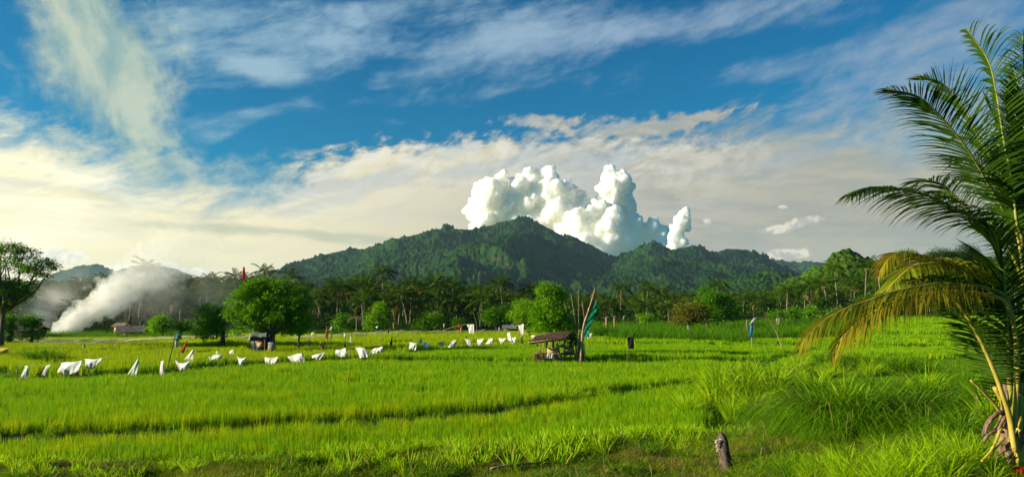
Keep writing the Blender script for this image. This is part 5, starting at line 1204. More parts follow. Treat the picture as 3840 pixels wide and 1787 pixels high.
net([(300, 1300), (420, 1297), (520, 1290), (640, 1284)], 'bird net with white peaks below the tin-roofed hut', 1.0, 2, 8)
net([(620, 1284), (740, 1280), (850, 1276), (930, 1280)], 'bird net behind the red cloth, reaching to the big round tree', .9, 3, 7)
net([(1060, 1282), (1130, 1278), (1200, 1276), (1280, 1270)], 'pale bunched bird net right of the big round tree', .95, 4, 7)
net([(1270, 1268), (1380, 1262), (1480, 1258), (1560, 1258)], 'bird net stretched below the two-pronged tree', .9, 5, 7)
net([(1540, 1256), (1640, 1255), (1740, 1252), (1840, 1250), (1900, 1250)], 'humped bird net in front of the dome shaped tree', 1.1, 6, 7)
net([(2205, 1236), (2260, 1236), (2330, 1232)], 'strip of pale netting and dry ground right of the bamboo pole', .5, 7, 6)

# ------------------------------------------------------------------ the thatched field hut
def lb(name, parent, mat, *boxes):
    mb = MB()
    for c, sz, *r in boxes: mb.box(c, sz, *r)
    return mb.build(name, M[mat], parent)
HD = dist(2090, 1340, .40); K = HD / FP
def hp(x, y, dd=0.0): return at(x, y, HD + dd)
hb = Vector((hp(2090, 1340).x, HD, ghs(hp(2090, 1340).x, HD)))
hut = empty('thatched_hut', hb, 'small open field hut with a brown thatched roof and woven mat walls', 'hut')
def thatch():
    r = np.random.default_rng(3); mb = MB()
    A0, A1 = hp(1985, 1284, -.9), hp(2122, 1266, -.9); B0, B1 = hp(2012, 1256, .6), hp(2147, 1238, .6)
    C0, C1 = hp(2020, 1278, 1.9), hp(2165, 1262, 1.9)
    for (a0, a1, b0, b1) in ((A0, A1, B0, B1), (C0, C1, B0, B1)):
        nx, ny = 30, 12; V = []
        for lay in (0, -.09):
            for j in range(ny + 1):
                for i in range(nx + 1):
                    p = a0.lerp(a1, i / nx).lerp(b0.lerp(b1, i / nx), j / ny); e = r.normal(0, .018) + .05 * math.sin(j * 2.2 + i * .4) * .5
                    rag = r.normal(0, .05) if j == 0 else 0
                    V.append((p.x, p.y + rag, p.z + lay + e - (.0 if j else abs(r.normal(0, .05)))))
        m = nx + 1; o = m * (ny + 1); F = [(j * m + i, j * m + i + 1, (j + 1) * m + i + 1, (j + 1) * m + i) for j in range(ny) for i in range(nx)]
        mb.add(V, F + [tuple(k + o for k in f[::-1]) for f in F] + [(i, i + o, i + 1 + o, i + 1) for i in range(nx)])
        # loose strands
        n = 420; s, t = r.random(n), r.random(n) ** 1.2; P = np.array([tuple(a0.lerp(a1, x).lerp(b0.lerp(b1, x), y)) for x, y in zip(s, t)]); dn = np.array(a0 - b0)[None] / (a0 - b0).length
        V2, F2 = leafquads(P + np.array([[0, 0, .03]]), dn + r.normal(0, .16, (n, 3)), np.tile([[0, 0, 1.0]], (n, 1)) + r.normal(0, .3, (n, 3)), r.uniform(.2, .5, n), np.full(n, .035)); mb.add(V2, F2)
    return mb.build('roof', M['thatch'], hut)
thatch()
for (x, y0, y1, dd, r) in ((2116, 1337, 1268, -.5, .07), (2048, 1337, 1280, -.5, .05), (2024, 1322, 1284, .2, .04), (2070, 1322, 1275, .9, .045), (2140, 1330, 1255, 1.0, .06), (2160, 1336, 1262, .3, .06)):
    MB().tube([hp(x, y0 + 24, dd), hp(x + .5, y1, dd)], r, 7).build('post', M['pole'], hut)
for (x0, y0, x1, y1, dd) in ((2021, 1318, 2031, 1284, 0), (2034, 1318, 2042, 1284, 0), (2098, 1316, 2090, 1278, -.3), (2060, 1305, 2062, 1280, .8)):
    MB().tube([hp(x0, y0, dd), hp(x1, y1, dd)], .03, 6).build('brace', M['bamboo'], hut)
MB().tube([hp(1981, 1283, -.95), hp(2122, 1266, -.95)], .028, 6).build('eave_pole', M['bamboo'], hut)
MB().tube([hp(2012, 1256, .6), hp(2150, 1237, .6)], .035, 6).build('ridge_pole', M['pole'], hut)
lb('platform', hut, 'wood_dark', ((hp(2085, 1325, .3)), (2.6, 1.5, .08)))
def panel(x0, y0, x1, y1, x2, y2, x3, y3, dd, mat, name, th=.03):
    q = [hp(a, b_, dd) for a, b_ in ((x0, y0), (x1, y1), (x2, y2), (x3, y3))]
    V = [(p.x, p.y, p.z) for p in q] + [(p.x, p.y + th, p.z) for p in q]
    return MB().add(V, [(0, 1, 2, 3), (7, 6, 5, 4), (0, 4, 5, 1), (1, 5, 6, 2), (2, 6, 7, 3), (3, 7, 4, 0)]).build(name, M[mat], hut)
panel(2051, 1304, 2098, 1300, 2100, 1326, 2051, 1327, -.2, 'woven', 'woven_wall')
panel(2118, 1298, 2150, 1296, 2156, 1322, 2120, 1330, .3, 'woven', 'woven_wall')
panel(2085, 1290, 2112, 1288, 2114, 1302, 2087, 1302, .9, 'cloth_beige', 'back_panel')
panel(2120, 1328, 2156, 1324, 2156, 1327, 2120, 1332, -.2, 'bamboo', 'bench')
def skirt(x0, x1, y0, y1, dd, seed):
    r = np.random.default_rng(seed); n = 260; mb = MB()
    P = np.array([tuple(hp(x, y, dd)) for x, y in zip(r.uniform(x0, x1, n), r.uniform(y0, y0 + 6, n))]); P[:, 1] += r.uniform(-.12, .12, n)
    L = (y1 - y0 + 8) * K * r.uniform(.7, 1.05, n); D = np.stack([r.normal(0, .12, n), r.normal(0, .1, n), -np.ones(n)], -1)
    V, F = leafquads(P, D, np.tile([[0, 1.0, 0]], (n, 1)) + r.normal(0, .4, (n, 3)), L, np.full(n, .05)); mb.add(V, F)
    c = hp((x0 + x1) / 2, (y0 + y1) / 2, dd + .08); mb.box(c, ((x1 - x0) * K * .97, .14, (y1 - y0) * K * .8))
    return mb.build('straw_skirt', M['straw'], hut)
skirt(2003, 2046, 1320, 1339, -.6, 1); skirt(2076, 2104, 1320, 1341, -.7, 2); skirt(2046, 2078, 1328, 1341, -.5, 3); skirt(2157, 2170, 1322, 1339, -.3, 4)
for (x, y, s) in ((2015, 1292, 9), (2051, 1287, 8)):
    c = hp(x, y, -.4); m_ = MB(); rr = s * K / 2
    m_.tube([c + Vector((0, 0, -rr)), c + Vector((0, 0, -rr * .5)), c + Vector((0, 0, rr * .5)), c + Vector((0, 0, rr))], [rr * .4, rr, rr * .9, rr * .3], 8)
    m_.build('hanging_basket', M['black'], hut, True)
# white cloth over the skirt
q = [hp(2052, 1326, -.85), hp(2074, 1324, -.85), hp(2077, 1342, -.9), hp(2050, 1343, -.9)]
o = obj('white_sack', cloth_mesh([p - q[3] for p in q], seed=41, bil=.2), M['plastic'], None, q[3]); tag(o, 'crumpled white sack hanging over the straw at the foot of the hut', 'sack')
# the climbing leaves inside the right of the hut
crown('climbing_vine', [tuple(hp(2135, 1282, .5)) + (.45, .4, .45), tuple(hp(2145, 1262, .3)) + (.5, .5, .3), tuple(hp(2160, 1275, .3)) + (.3, .3, .6)], 60, 22, .15, 77, M['leaf_dark'], hut, .14)
# bundle of poles leaning at the right of the hut
bun = empty('pole_bundle', Vector((hp(2180, 1338).x, HD, ghs(hp(2180, 1338).x, HD))), 'bundle of grey bamboo poles leaning together at the right side of the hut', 'pole bundle')
for i in range(11):
    x0 = 2162 + i * 3.6; x1 = 2172 + i * 1.2
    MB().tube([hp(x0, 1362, -.4 + .09 * (i % 3)), hp(x1, 1236 + 4 * (i % 4), -.2)], .038, 6).build('pole', M['bamboo' if i % 3 == 0 else 'pole'], bun)
def bigpole():
    P = spline([hp(2177, 1360, -.6), hp(2186, 1235, -.5), hp(2203, 1175, -.5), hp(2216, 1135, -.5), hp(2228, 1095, -.5), hp(2231, 1078, -.5)], 26)
    base = Vector((P[0].x, P[0].y, ghs(P[0].x, P[0].y))); root = empty('tall_bamboo_pole', base, 'tall crooked brown pole leaning right above the hut with frayed top', 'pole')
    mb = MB(); mb.tube(P, [.075 - .0022 * i + (.015 if i % 5 == 2 else 0) for i in range(26)], 8); mb.build('shaft', M['bamboo'], root, True)
    f = MB()
    for i in range(7):
        a = P[18 + i]; f.tube([a, a + Vector((random.uniform(-.3, .15), 0, -random.uniform(.3, .8)))], .018, 4)
    f.build('frayed_strips', M['bamboo'], root)
bigpole()
def banner():
    d = HD - 1.0; base = Vector((at(2192, 1268, d).x, d, ghs(at(2192, 1268, d).x, d))); root = empty('green_banner', base, 'long torn green banner on a thin pole rising to the right of the hut', 'banner')
    L = [(2237, 1126), (2226, 1150), (2212, 1180), (2200, 1212), (2190, 1245), (2187, 1262)]; Rr = [(2238, 1127), (2232, 1152), (2229, 1168), (2218, 1195), (2214, 1205), (2204, 1226), (2201, 1262)]
    a = spline([at(x, y, d) for x, y in L], 30); b_ = spline([at(x, y, d) for x, y in Rr], 30); r = random.Random(2); V = []
    for i in range(30):
        jag = (.10 * (((i * 7) % 5) / 5) ** 2) + (.10 if i % 9 == 8 else 0)
        e = b_[i] + Vector((.16 - jag, 0, 0)) if i > 2 else b_[i]
        for j in range(6): p = a[i].lerp(e, j / 5); V.append((p.x, p.y + .05 * math.sin(i * .7 + j) * j / 5, p.z))
    n = len(V); F = [(i * 6 + j, (i + 1) * 6 + j, (i + 1) * 6 + j + 1, i * 6 + j + 1) for i in range(29) for j in range(5)]
    V += [(x, y + .006, z) for x, y, z in V]; F += [tuple(k + n for k in f[::-1]) for f in F]
    obj('cloth', mesh_np('cloth', V, np.array(F), True), M['cloth_green'], root)
    MB().tube([at(2187, 1300, d + .03), at(2200, 1215, d + .03), at(2238, 1122, d + .03)], .022, 6).build('pole', M['pole'], root, True)
banner()
# thin bare trunks standing behind the hut
for x0, y0, x1, y1, lab in ((2136, 1172, 2110, 1110, 'left of the bare leaning trunks behind the hut tree'), (2157, 1180, 2141, 1100, 'pale bare leaning trunk left of the straight bare pole'), (2170, 1212, 2169, 1088, 'straight thin bare pole behind the hut'), (2194, 1190, 2183, 1130, 'pale leaning trunk right of the straight bare pole')):
    pole(x0 + (x0 - x1) * .5, 1240, x1, y1, lab, r=.055, d=104, name='bare_trunk', cat='bare trunk', mat='palm_trunk', taper=.8)
# dead stumps beyond the hut
def stump(x, y0, y1, w, d, label, seed, mat='straw', parts='frond_stubs'):
    b = Vector((at(x, y0, d).x, d, ghs(at(x, y0, d).x, d))); root = empty('dead_stump', b, label, 'stump'); r = random.Random(seed); k_ = d / FP
    T = at(x, y1, d); MB().tube([b, b.lerp(T, .5) + Vector((.05, 0, 0)), T], [w * k_ * .42, w * k_ * .5, w * k_ * .38], 9).build('trunk', M[mat], root, True)
    f = MB()
    for i in range(16):
        a = b.lerp(T, r.uniform(.5, 1)); f.tube([a, a + Vector((r.uniform(-1, 1) * w * k_, r.uniform(-.2, .2), r.uniform(-.1, .5)))], [.05, .015], 4)
    f.build(parts, M['bamboo'] if mat == 'straw' else M['bark'], root); return root
stump(2274, 1225, 1188, 12, 98, 'ragged brown palm stump beyond the right of the hut', 1)
stump(2304, 1222, 1190, 10, 98, 'second ragged stump, right of the first, with bent dead stalks', 2)
stump(1209, 1312, 1293, 12, dist(1209, 1312), 'short twiggy stump with an orange-brown foot in the middle paddy', 3, 'bark', 'twigs')
# ------------------------------------------------------------------ shack under the big tree
SD = dist(975, 1312, .38) - .2
def sp(x, y, dd=0.0): return at(x, y, SD + dd)
sb = Vector((sp(965, 1312).x, SD, ghs(sp(965, 1312).x, SD)))
sh = empty('makeshift_shack', sb, 'dark makeshift shack with a grey tarp roof under the big round tree', 'shack')
obj('tarp_roof', cloth_mesh([sp(940, 1248, 1.4), sp(1000, 1246, 1.2), sp(1000, 1262, -.4), sp(932, 1262, -.4)], seed=51, bil=.05, sagt=-.05), M['tarp'], sh)
obj('tarp_flap', cloth_mesh([sp(934, 1258, -.2), sp(944, 1252, -.4), sp(938, 1276, -.4), sp(928, 1284, -.3)], seed=52, bil=.3), M['tarp'], sh)
lb('wall', sh, 'black', (sp(985, 1285, .9), (1.9, .08, 1.5)), (sp(1018, 1285, .4), (.08, 1.0, 1.4)))
lb('hanging_cloth', sh, 'wood_dark', (sp(962, 1270, -.2), (1.15, .06, .35)))
lb('plywood_panel', sh, 'plywood', (sp(977, 1292, .1), (.58, .05, .42), 0, 0, -.25))
lb('blue_crate', sh, 'cloth_blue', (sp(968, 1305, -.1), (.5, .25, .12), 0, 0, .5))
lb('concrete_slab', sh, 'concrete', (sp(1019, 1299, -.55), (.60, .07, .72)))
for x in (954, 994): MB().tube([sp(x, 1332, -.2), sp(x, 1256, -.2)], .06, 7).build('post', M['pole'], sh)
lb('shelf', sh, 'wood_dark', (sp(975, 1310, .2), (1.2, .6, .06)))
# ------------------------------------------------------------------ huts beyond the left nets
def tinhut(cx, cy, d, w, dep, h, label, roofh=.5, mat='tin', wall='wood_dark', rz=.0, name='tin_roofed_hut', door=True):
    p = at(cx, cy, d); b = Vector((p.x, d, ghs(p.x, d))); root = empty(name, b, label, 'hut'); Rm = Matrix.Rotation(rz, 3, 'Z')
    def tr(v): return b + Rm @ Vector(v)
    V = [tr(v) for v in ((-w / 2, -dep / 2, 0), (w / 2, -dep / 2, 0), (w / 2, dep / 2, 0), (-w / 2, dep / 2, 0), (-w / 2, -dep / 2, h), (w / 2, -dep / 2, h), (w / 2, dep / 2, h), (-w / 2, dep / 2, h), (-w / 2, 0, h + roofh * .9), (w / 2, 0, h + roofh * .9))]
    MB().add([tuple(v) for v in V], [(0, 1, 5, 4), (1, 2, 6, 5), (2, 3, 7, 6), (3, 0, 4, 7), (0, 3, 2, 1)], [(4, 7, 8), (5, 9, 6)]).build('wall', M[wall], root)
    for s in (-1, 1):
        o_ = w / 2 + .25; n = 24; VV = []
        for j, (y, z) in enumerate(((s * (dep / 2 + .35), h - .12), (0, h + roofh))):
            for i in range(n + 1): VV.append(tuple(tr((-o_ + 2 * o_ * i / n, y, z + .02 * math.sin(i * 2.6)))))
        VV += [(a, b2, c - .03) for a, b2, c in VV]; m = n + 1; F = [(i, i + 1, m + i + 1, m + i) for i in range(n)]
        MB().add(VV, F + [tuple(k + 2 * m for k in f[::-1]) for f in F]).build('roof', M[mat], root)
    if door: MB().box(tr((-w * .15, -dep / 2 - .03, h * .42)), (.7, .04, h * .8), rz).build('door', M['plywood'], root)
    return root
tinhut(492, 1275, 92, 3.0, 2.2, .75, 'low hut with a patchwork rusty and grey tin roof beside the topiary posts', .7, rz=.35)
tinhut(455, 1272, 96, 1.5, 1.3, 1.4, 'narrow hut with a rust-red lean-to roof left of the patchwork tin roof', .35, rz=-.2)
tinhut(110, 1290, 84, 2.6, 2.0, 1.2, 'low dark shed under the mop-headed tree at the left', .35, 'wood_dark', rz=.1, door=False)
tinhut(48, 1292, 86, 2.0, 1.6, 1.3, 'small dark open shed beside the ivy-covered tree', .5, 'wood_dark', rz=.0, door=False)
tinhut(1910, 1240, 104, 1.7, 1.2, .9, 'tiny weathered hut with a grey roof far left of the thatched hut', .4, 'tarp', 'straw', name='small_hut', door=False)
def lowshelter():
    d = dist(1985, 1258); b = Vector((at(1985, 1258, d).x, d, ghs(at(1985, 1258, d).x, d))); root = empty('open_shelter', b, 'low open wooden shelter under the light green tree left of the hut', 'shelter')
    lb('roof', root, 'thatch', (at(1968, 1210, d), (2.6, 1.6, .12), 0, 0, .05))
    for x in (1946, 1978, 1994): MB().tube([Vector((at(x, 1240, d).x, d, b.z)), at(x, 1212, d)], .05, 6).build('post', M['bamboo'], root)
    lb('bench', root, 'wood_dark', (at(1988, 1240, d), (1.9, .8, .08))); lb('rail', root, 'bamboo', (at(1985, 1236, d - .4), (1.8, .05, .05)))
lowshelter()
# clipped trees on the hut: dark stems with green tops
for i, (x, yt, yb, w, lab) in enumerate(((484, 1198, 1258, 13, 'tall dark stem wrapped in yellow-green leaves beside the tin-roofed hut'), (526, 1219, 1256, 8, 'dark stem with a round leafy top behind the tin-roofed hut'), (539, 1231, 1256, 7, 'shorter dark leafy stem next to the round-topped one'))):
    b = Vector((at(x, yb, 93).x, 93.0, ghs(at(x, yb, 93).x, 93)))
    n = 4; tree('clipped_tree', lab, 'tree', b, (1290 - yt) * 93 / FP, rel(b, [(x + (2 if k_ % 2 else -2), yt + 5 + (yb - yt - 8) * k_ / (n - 1), w * .55, w * .6) for k_ in range(n)]), .16, 'leaf_brown' if i == 0 else 'leaf', 40, 24, .16, 3, 90 + i, .13, fork_z=.8)
# ------------------------------------------------------------------ the person in the field
def person():
    d = dist(663, 1306, .1); f = Vector((at(664, 1306, d).x, d, ghs(at(664, 1306, d).x, d) + .02)); H = 1.62
    root = empty('person', f, 'person standing in the left paddy in a teal shirt and pale trousers, back turned', 'person')
    def skin(name, pts, edges, rad, mat, mi=None):
        me = bpy.data.meshes.new(name); me.from_pydata([tuple(p) for p in pts], edges, []); o = obj(name, me, mat, root, loc=(0, 0, 0))
        s = o.modifiers.new('skin', 'SKIN'); o.modifiers.new('sub', 'SUBSURF').levels = 2; o.modifiers['sub'].render_levels = 2
        for v, r in zip(me.skin_vertices[0].data, rad): v.radius = (r, r)
        me.skin_vertices[0].data[0].use_root = True; return o
    P = [(0, 0, .86), (0, 0, 1.08), (0, 0, 1.28), (0, -.01, 1.38), (0, -.02, 1.44), (0, -.02, 1.54), (0, -.015, 1.63),
         (-.09, 0, .80), (-.11, -.02, .45), (-.12, .02, .07), (-.12, -.10, .03), (.09, 0, .80), (.12, .03, .45), (.13, .06, .07), (.13, -.05, .03),
         (-.17, 0, 1.33), (-.24, .0, 1.08), (-.22, -.12, .90), (-.21, -.16, .82), (.17, 0, 1.33), (.25, .0, 1.08), (.24, -.10, .88), (.235, -.13, .80),
         (-.22, -.20, .75), (-.20, -.20, .74), (.225, -.16, .73), (.24, -.17, .74)]
    E = [(0, 1), (1, 2), (2, 3), (3, 4), (4, 5), (5, 6), (0, 7), (7, 8), (8, 9), (9, 10), (0, 11), (11, 12), (12, 13), (13, 14), (2, 15), (15, 16), (16, 17), (17, 18), (2, 19), (19, 20), (20, 21), (21, 22), (18, 23), (18, 24), (22, 25), (22, 26)]
    Rd = [.13, .12, .14, .06, .05, .085, .06, .085, .06, .04, .035, .085, .06, .04, .035, .06, .045, .035, .032, .06, .045, .035, .032, .012, .012, .012, .012]
    skin('body', P, E, Rd, plainmat('skin', (.20, .10, .05), (.26, .14, .08), 5, .6))
    skin('shirt', [(0, 0, .88), (0, 0, 1.08), (0, 0, 1.28), (0, -.01, 1.37), (-.17, 0, 1.33), (-.235, 0, 1.13), (.17, 0, 1.33), (.24, 0, 1.13)], [(0, 1), (1, 2), (2, 3), (2, 4), (4, 5), (2, 6), (6, 7)], [.155, .145, .165, .08, .085, .07, .085, .07], plainmat('teal_cloth', (.02, .22, .20), (.04, .30, .28), 6, .8))
    skin('trousers', [(0, 0, .88), (-.09, 0, .78), (-.115, -.02, .45), (-.12, .02, .16), (.09, 0, .78), (.12, .03, .45), (.13, .06, .16)], [(0, 1), (1, 2), (2, 3), (0, 4), (4, 5), (5, 6)], [.15, .11, .085, .07, .11, .085, .07], plainmat('pale_cloth', (.48, .45, .38), (.6, .56, .48), 6, .8))
    skin('hair', [(0, .0, 1.56), (0, .0, 1.63)], [(0, 1)], [.09, .075], M['black'])
    bg_ = MB().box((.26, .02, 1.0), (.16, .12, .22)).build('bag', M['black'], root); bg_.location = (0, 0, 0); bg_['label'] = 'dark bag at the hip'
person()
# ------------------------------------------------------------------ foreground: leaning log post, fallen bamboo
def logpost():
    top = at(2707, 1634, 0); P0 = PG(2735, 1762, 0); d = P0.y
    P0 = P0 - Vector((0, 0, .15)); P3 = at(2700, 1618, d + .2); root = empty('log_post', PG(2735, 1762, 0), 'rough broken log post leaning left on the near bank with pale shelf fungus', 'post')
    P = spline([P0, P0.lerp(P3, .35) + Vector((-.02, 0, 0)), P0.lerp(P3, .7) + Vector((.02, 0, 0)), P3], 18)
    mb = MB(); mb.tube(P, [.145 - .003 * i if i < 14 else .10 - .018 * (i - 14) for i in range(18)], 14); V = mb.V[0]; r = np.random.default_rng(1)
    V += (fbm(V[:, 0] * 22 + V[:, 1] * 19, V[:, 2] * 12, 3, 5)[:, None] - .5) * .05 * np.array([[1, 1, .6]])
    mb.build('shaft', M['bark'], root, True)
    f = MB()
    for i in range(6):
        c = P[12] + Vector((-.13 - .02 * (i % 2), -.05, .10 - i * .045)); w = .085 - .008 * i
        a = [c + Vector((math.cos(t) * w, math.sin(t) * w * .7, .012 * math.sin(5 * t))) for t in np.linspace(0, 2 * math.pi, 12, endpoint=False)]
        V = [tuple(p) for p in a] + [tuple(p + Vector((.02, 0, -.022))) for p in a] + [tuple(c + Vector((0, 0, .012))), tuple(c + Vector((.02, 0, -.03)))]
        f.add(V, [(k_, (k_ + 1) % 12, 12 + (k_ + 1) % 12, 12 + k_) for k_ in range(12)], [(k_, (k_ + 1) % 12, 24) for k_ in range(12)] + [(12 + (k_ + 1) % 12, 12 + k_, 25) for k_ in range(12)])
    f.build('shelf_fungus', plainmat('fungus', (.42, .30, .20), (.72, .66, .58), 20, .7), root, True)
logpost()
a, b = PG(1840, 1764, .06), PG(2095, 1738, .06)
o = MB().tube([p + Vector((0, 0, .11)) - a for p in spline([a, a.lerp(b, .4) + Vector((0, 0, .04)), b], 10)], .028, 7).build('fallen_bamboo', M['bamboo'], None, True); o.location = a; tag(o, 'dry bamboo stick lying on the near bank at the bottom edge', 'stick')

# ------------------------------------------------------------------ the near coconut palm at the right
PB = PG(3800, 1752, 0); PD = PB.y
npalm = empty('near_coconut_palm', PB, 'large young coconut palm close by at the right edge, with long arching fronds', 'palm tree')
def np_pt(x, y, dd=0.0): return at(x, y, PD + dd)
def near_frond(pts, leafL, name='frond', n=64, t0=.18, droop=.5, fwd=.55, w=.032, seed=0, mat='palm_near', r0=.035, sides=(1, 1), vee=.35, stalk='petiole_green', tw=0.0, lf=(1, 1), curve=.5, cval=None, label=None, green_from=None):
    """rachis through photo points (x, y, extra depth); leaflets on both sides, drooping under their weight"""
    n = int(n * 1.2); r = np.random.default_rng(seed); P = spline([np_pt(x, y, dd) for x, y, dd in pts], 90)
    L = [0.0]
    for a, b in zip(P[:-1], P[1:]): L.append(L[-1] + (b - a).length)
    T = L[-1]; st = MB(); st.tube(P, [r0 * (1 - .88 * l / T) + .004 for l in L], 7)
    root = obj(name, st.mesh(name, True), M[stalk], npalm)
    if label: root['label'] = label
    A = np.array([tuple(p) for p in P]); LL = np.array(L) / T
    def pos(t): return np.stack([np.interp(t, LL, A[:, k]) for k in range(3)], -1)
    V = []; F = []; att = []; SG = 5; base = 0
    up = Vector((0, 0, 1))
    for sd, on, ll in ((-1, sides[0], lf[0]), (1, sides[1], lf[1])):
        if not on: continue
        for i in range(n):
            t = t0 + (1 - t0) * (i + r.uniform(-.25, .25) + .5) / n; t = min(max(t, t0), .995)
            p = Vector(pos(t)); tg = (Vector(pos(min(t + .02, 1))) - Vector(pos(max(t - .02, 0)))).normalized()
            sv = tg.cross(up); sv = sv.normalized() if sv.length > .05 else Vector((1, 0, 0))
            if tw: sv = Matrix.Rotation(tw, 3, tg) @ sv
            nr = sv.cross(tg).normalized()
            s_ = (t - t0) / (1 - t0); ln = leafL * ll * (math.sin(math.pi * min(1, .18 + .80 * s_)) ** .55) * r.uniform(.85, 1.08) * (1 if s_ > .05 else .6)
            f = fwd + .75 * s_ ** 2
            D = (sv * sd + tg * f + nr * vee + Vector(r.normal(0, .07, 3))).normalized()
            q = p.copy(); Wd = (D.cross(nr)).normalized(); ang = r.uniform(-.5, .5) + .5 * sd; Wd = (Matrix.Rotation(ang, 3, D) @ Wd)
            c = float(np.clip((cval if cval is not None else .4) + r.normal(0, .18), 0, .92)); c = .96 if r.random() < .02 else c
            dr = droop * r.uniform(.7, 1.3)
            for k_ in range(SG + 1):
                u = k_ / SG; ww = w * (.55 + .9 * u if u < .4 else (1 - u) / .6 * .91 + .02) * .5
                V.append(tuple(q - Wd * ww)); V.append(tuple(q + Wd * ww)); att += [c, c]
                D = (D + Vector((0, 0, -1)) * dr * (.25 + curve * u)).normalized(); q = q + D * (ln / SG)
                Wd = (Wd - D * Wd.dot(D)).normalized()
            for k_ in range(SG): b = base + 2 * k_; F.append((b, b + 1, b + 3, b + 2))
            base += 2 * (SG + 1)
    m = mesh_np('leaflets', V, np.array(F), False, {'v': att})
    o = bpy.data.objects.new('leaflets', m); C.objects.link(o); m.materials.append(M[mat]); o.parent = root
    return root
HB = (3800, 1640, 0)
# upper fronds, rising from the heart
near_frond([(3812, 1560, .1), (3850, 1150, .15), (3832, 900, .1), (3812, 830, 0), (3794, 676, 0), (3764, 526, 0), (3734, 338, 0), (3704, 225, 0), (3629, 113, 0)], 1.09, seed=1, t0=.45, n=76, droop=.42, fwd=.6, w=.042, r0=.03, stalk='petiole_green', lf=(1.15, .7))
near_frond([(3800, 1560, .2), (3842, 1150, .3), (3815, 880, .3), (3763, 789, .2), (3700, 680, 0), (3636, 571, -.3), (3553, 465, -.5), (3486, 395, -.7), (3426, 355, -.8), (3330, 335, -.9)], 0.98, seed=2, t0=.50, n=74, droop=.30, fwd=.75, r0=.03, stalk='petiole_green', lf=(1, .95))
near_frond([(3815, 1560, .5), (3850, 1150, .6), (3820, 850, .7), (3740, 640, .7), (3666, 511, .7), (3628, 428, .7), (3568, 345, .6), (3516, 305, .6), (3450, 296, .5)], 0.86, seed=3, t0=.55, n=60, droop=.10, fwd=.7, r0=.03, vee=.4)
near_frond([(3815, 1560, .2), (3845, 1150, .2), (3800, 965, .1), (3726, 890, 0), (3651, 822, -.3), (3538, 758, -.6), (3441, 722, -.9), (3366, 706, -1.1), (3260, 702, -1.3), (3175, 730, -1.4)], 0.90, seed=4, t0=.52, n=72, droop=.5, fwd=.55, r0=.03, vee=.1, cval=.5)
near_frond([(3820, 1560, .8), (3850, 1150, .9), (3800, 960, 1.0), (3719, 871, 1.0), (3651, 803, 1.0), (3576, 728, 1.0), (3530, 690, .9), (3463, 678, .8), (3405, 712, .8)], 0.80, seed=5, t0=.55, n=54, droop=.42, r0=.03)
near_frond([(3830, 1560, -.1), (3872, 1100, -.1), (3868, 850, -.1), (3852, 600, 0), (3842, 400, 0), (3836, 130, 0)], 0.92, seed=6, t0=.45, n=62, droop=.3, fwd=.9, stalk='petiole_green', r0=.03)
near_frond([(3835, 1560, .5), (3880, 1100, .6), (3880, 800, .7), (3840, 600, .9), (3800, 480, 1.0), (3790, 380, 1.0), (3793, 280, 1.0)], 0.57, seed=7, t0=.55, n=44, droop=.25, fwd=1.4)
near_frond([(3825, 1560, .9), (3870, 1150, 1.1), (3850, 860, 1.4), (3790, 700, 1.6), (3710, 580, 1.8), (3640, 520, 1.9), (3570, 520, 2.0)], 0.92, seed=8, t0=.5, n=60, droop=.5)
near_frond([(3840, 1560, .3), (3900, 1150, .2), (3960, 800, .2), (4050, 560, .2), (4180, 430, .2)], 1.03, seed=9, t0=.4, n=60)
near_frond([(3840, 1560, .6), (3880, 1200, .9), (3890, 900, 1.2), (3850, 760, 1.6), (3790, 650, 2.0), (3760, 560, 2.2)], 0.98, seed=10, t0=.45, n=56, droop=.4)
near_frond([(3835, 1560, .4), (3880, 1150, .5), (3860, 900, .6), (3800, 640, .8), (3740, 470, .9), (3700, 380, 1.0)], 1.15, seed=31, t0=.4, n=64, droop=.4, fwd=.7)
near_frond([(3825, 1560, .3), (3862, 1200, .4), (3840, 950, .5), (3770, 760, .6), (3700, 640, .7), (3640, 600, .7), (3590, 610, .7)], 1.09, seed=32, t0=.4, n=60, droop=.45, fwd=.7)
near_frond([(3845, 1560, .3), (3880, 1200, .4), (3870, 950, .5), (3850, 700, .5), (3830, 480, .5), (3822, 330, .5)], 1.03, seed=33, t0=.4, n=60, droop=.35, fwd=.8)
near_frond([(3840, 1560, .6), (3884, 1180, .7), (3890, 900, .8), (3880, 650, .8), (3850, 430, .7), (3800, 250, .6)], .95, seed=35, t0=.42, n=64, droop=.35, fwd=.7, r0=.03)
# the straight dark frond in front of the heart
near_frond([(3800, 1640, -.3), (3788, 1450, -.4), (3780, 1275, -.5), (3771, 1150, -.5), (3763, 1025, -.5), (3742, 925, -.45), (3715, 850, -.3)], 1.2, seed=11, t0=.24, n=80, droop=.22, fwd=.7, w=.050, r0=.045, lf=(1.0, .95), vee=.25, cval=.3)
# the thin curved frond leaning left, its leaflets combed to both sides
near_frond([(3806, 1690, -.5), (3785, 1560, -.55), (3761, 1483, -.6), (3730, 1396, -.65), (3688, 1300, -.7), (3638, 1208, -.75), (3584, 1125, -.8), (3538, 1063, -.8), (3480, 1040, -.9), (3400, 1060, -1.0)], .72, seed=13, t0=.32, n=58, droop=.16, fwd=.15, w=.034, r0=.042, stalk='petiole', cval=.75, vee=.15)
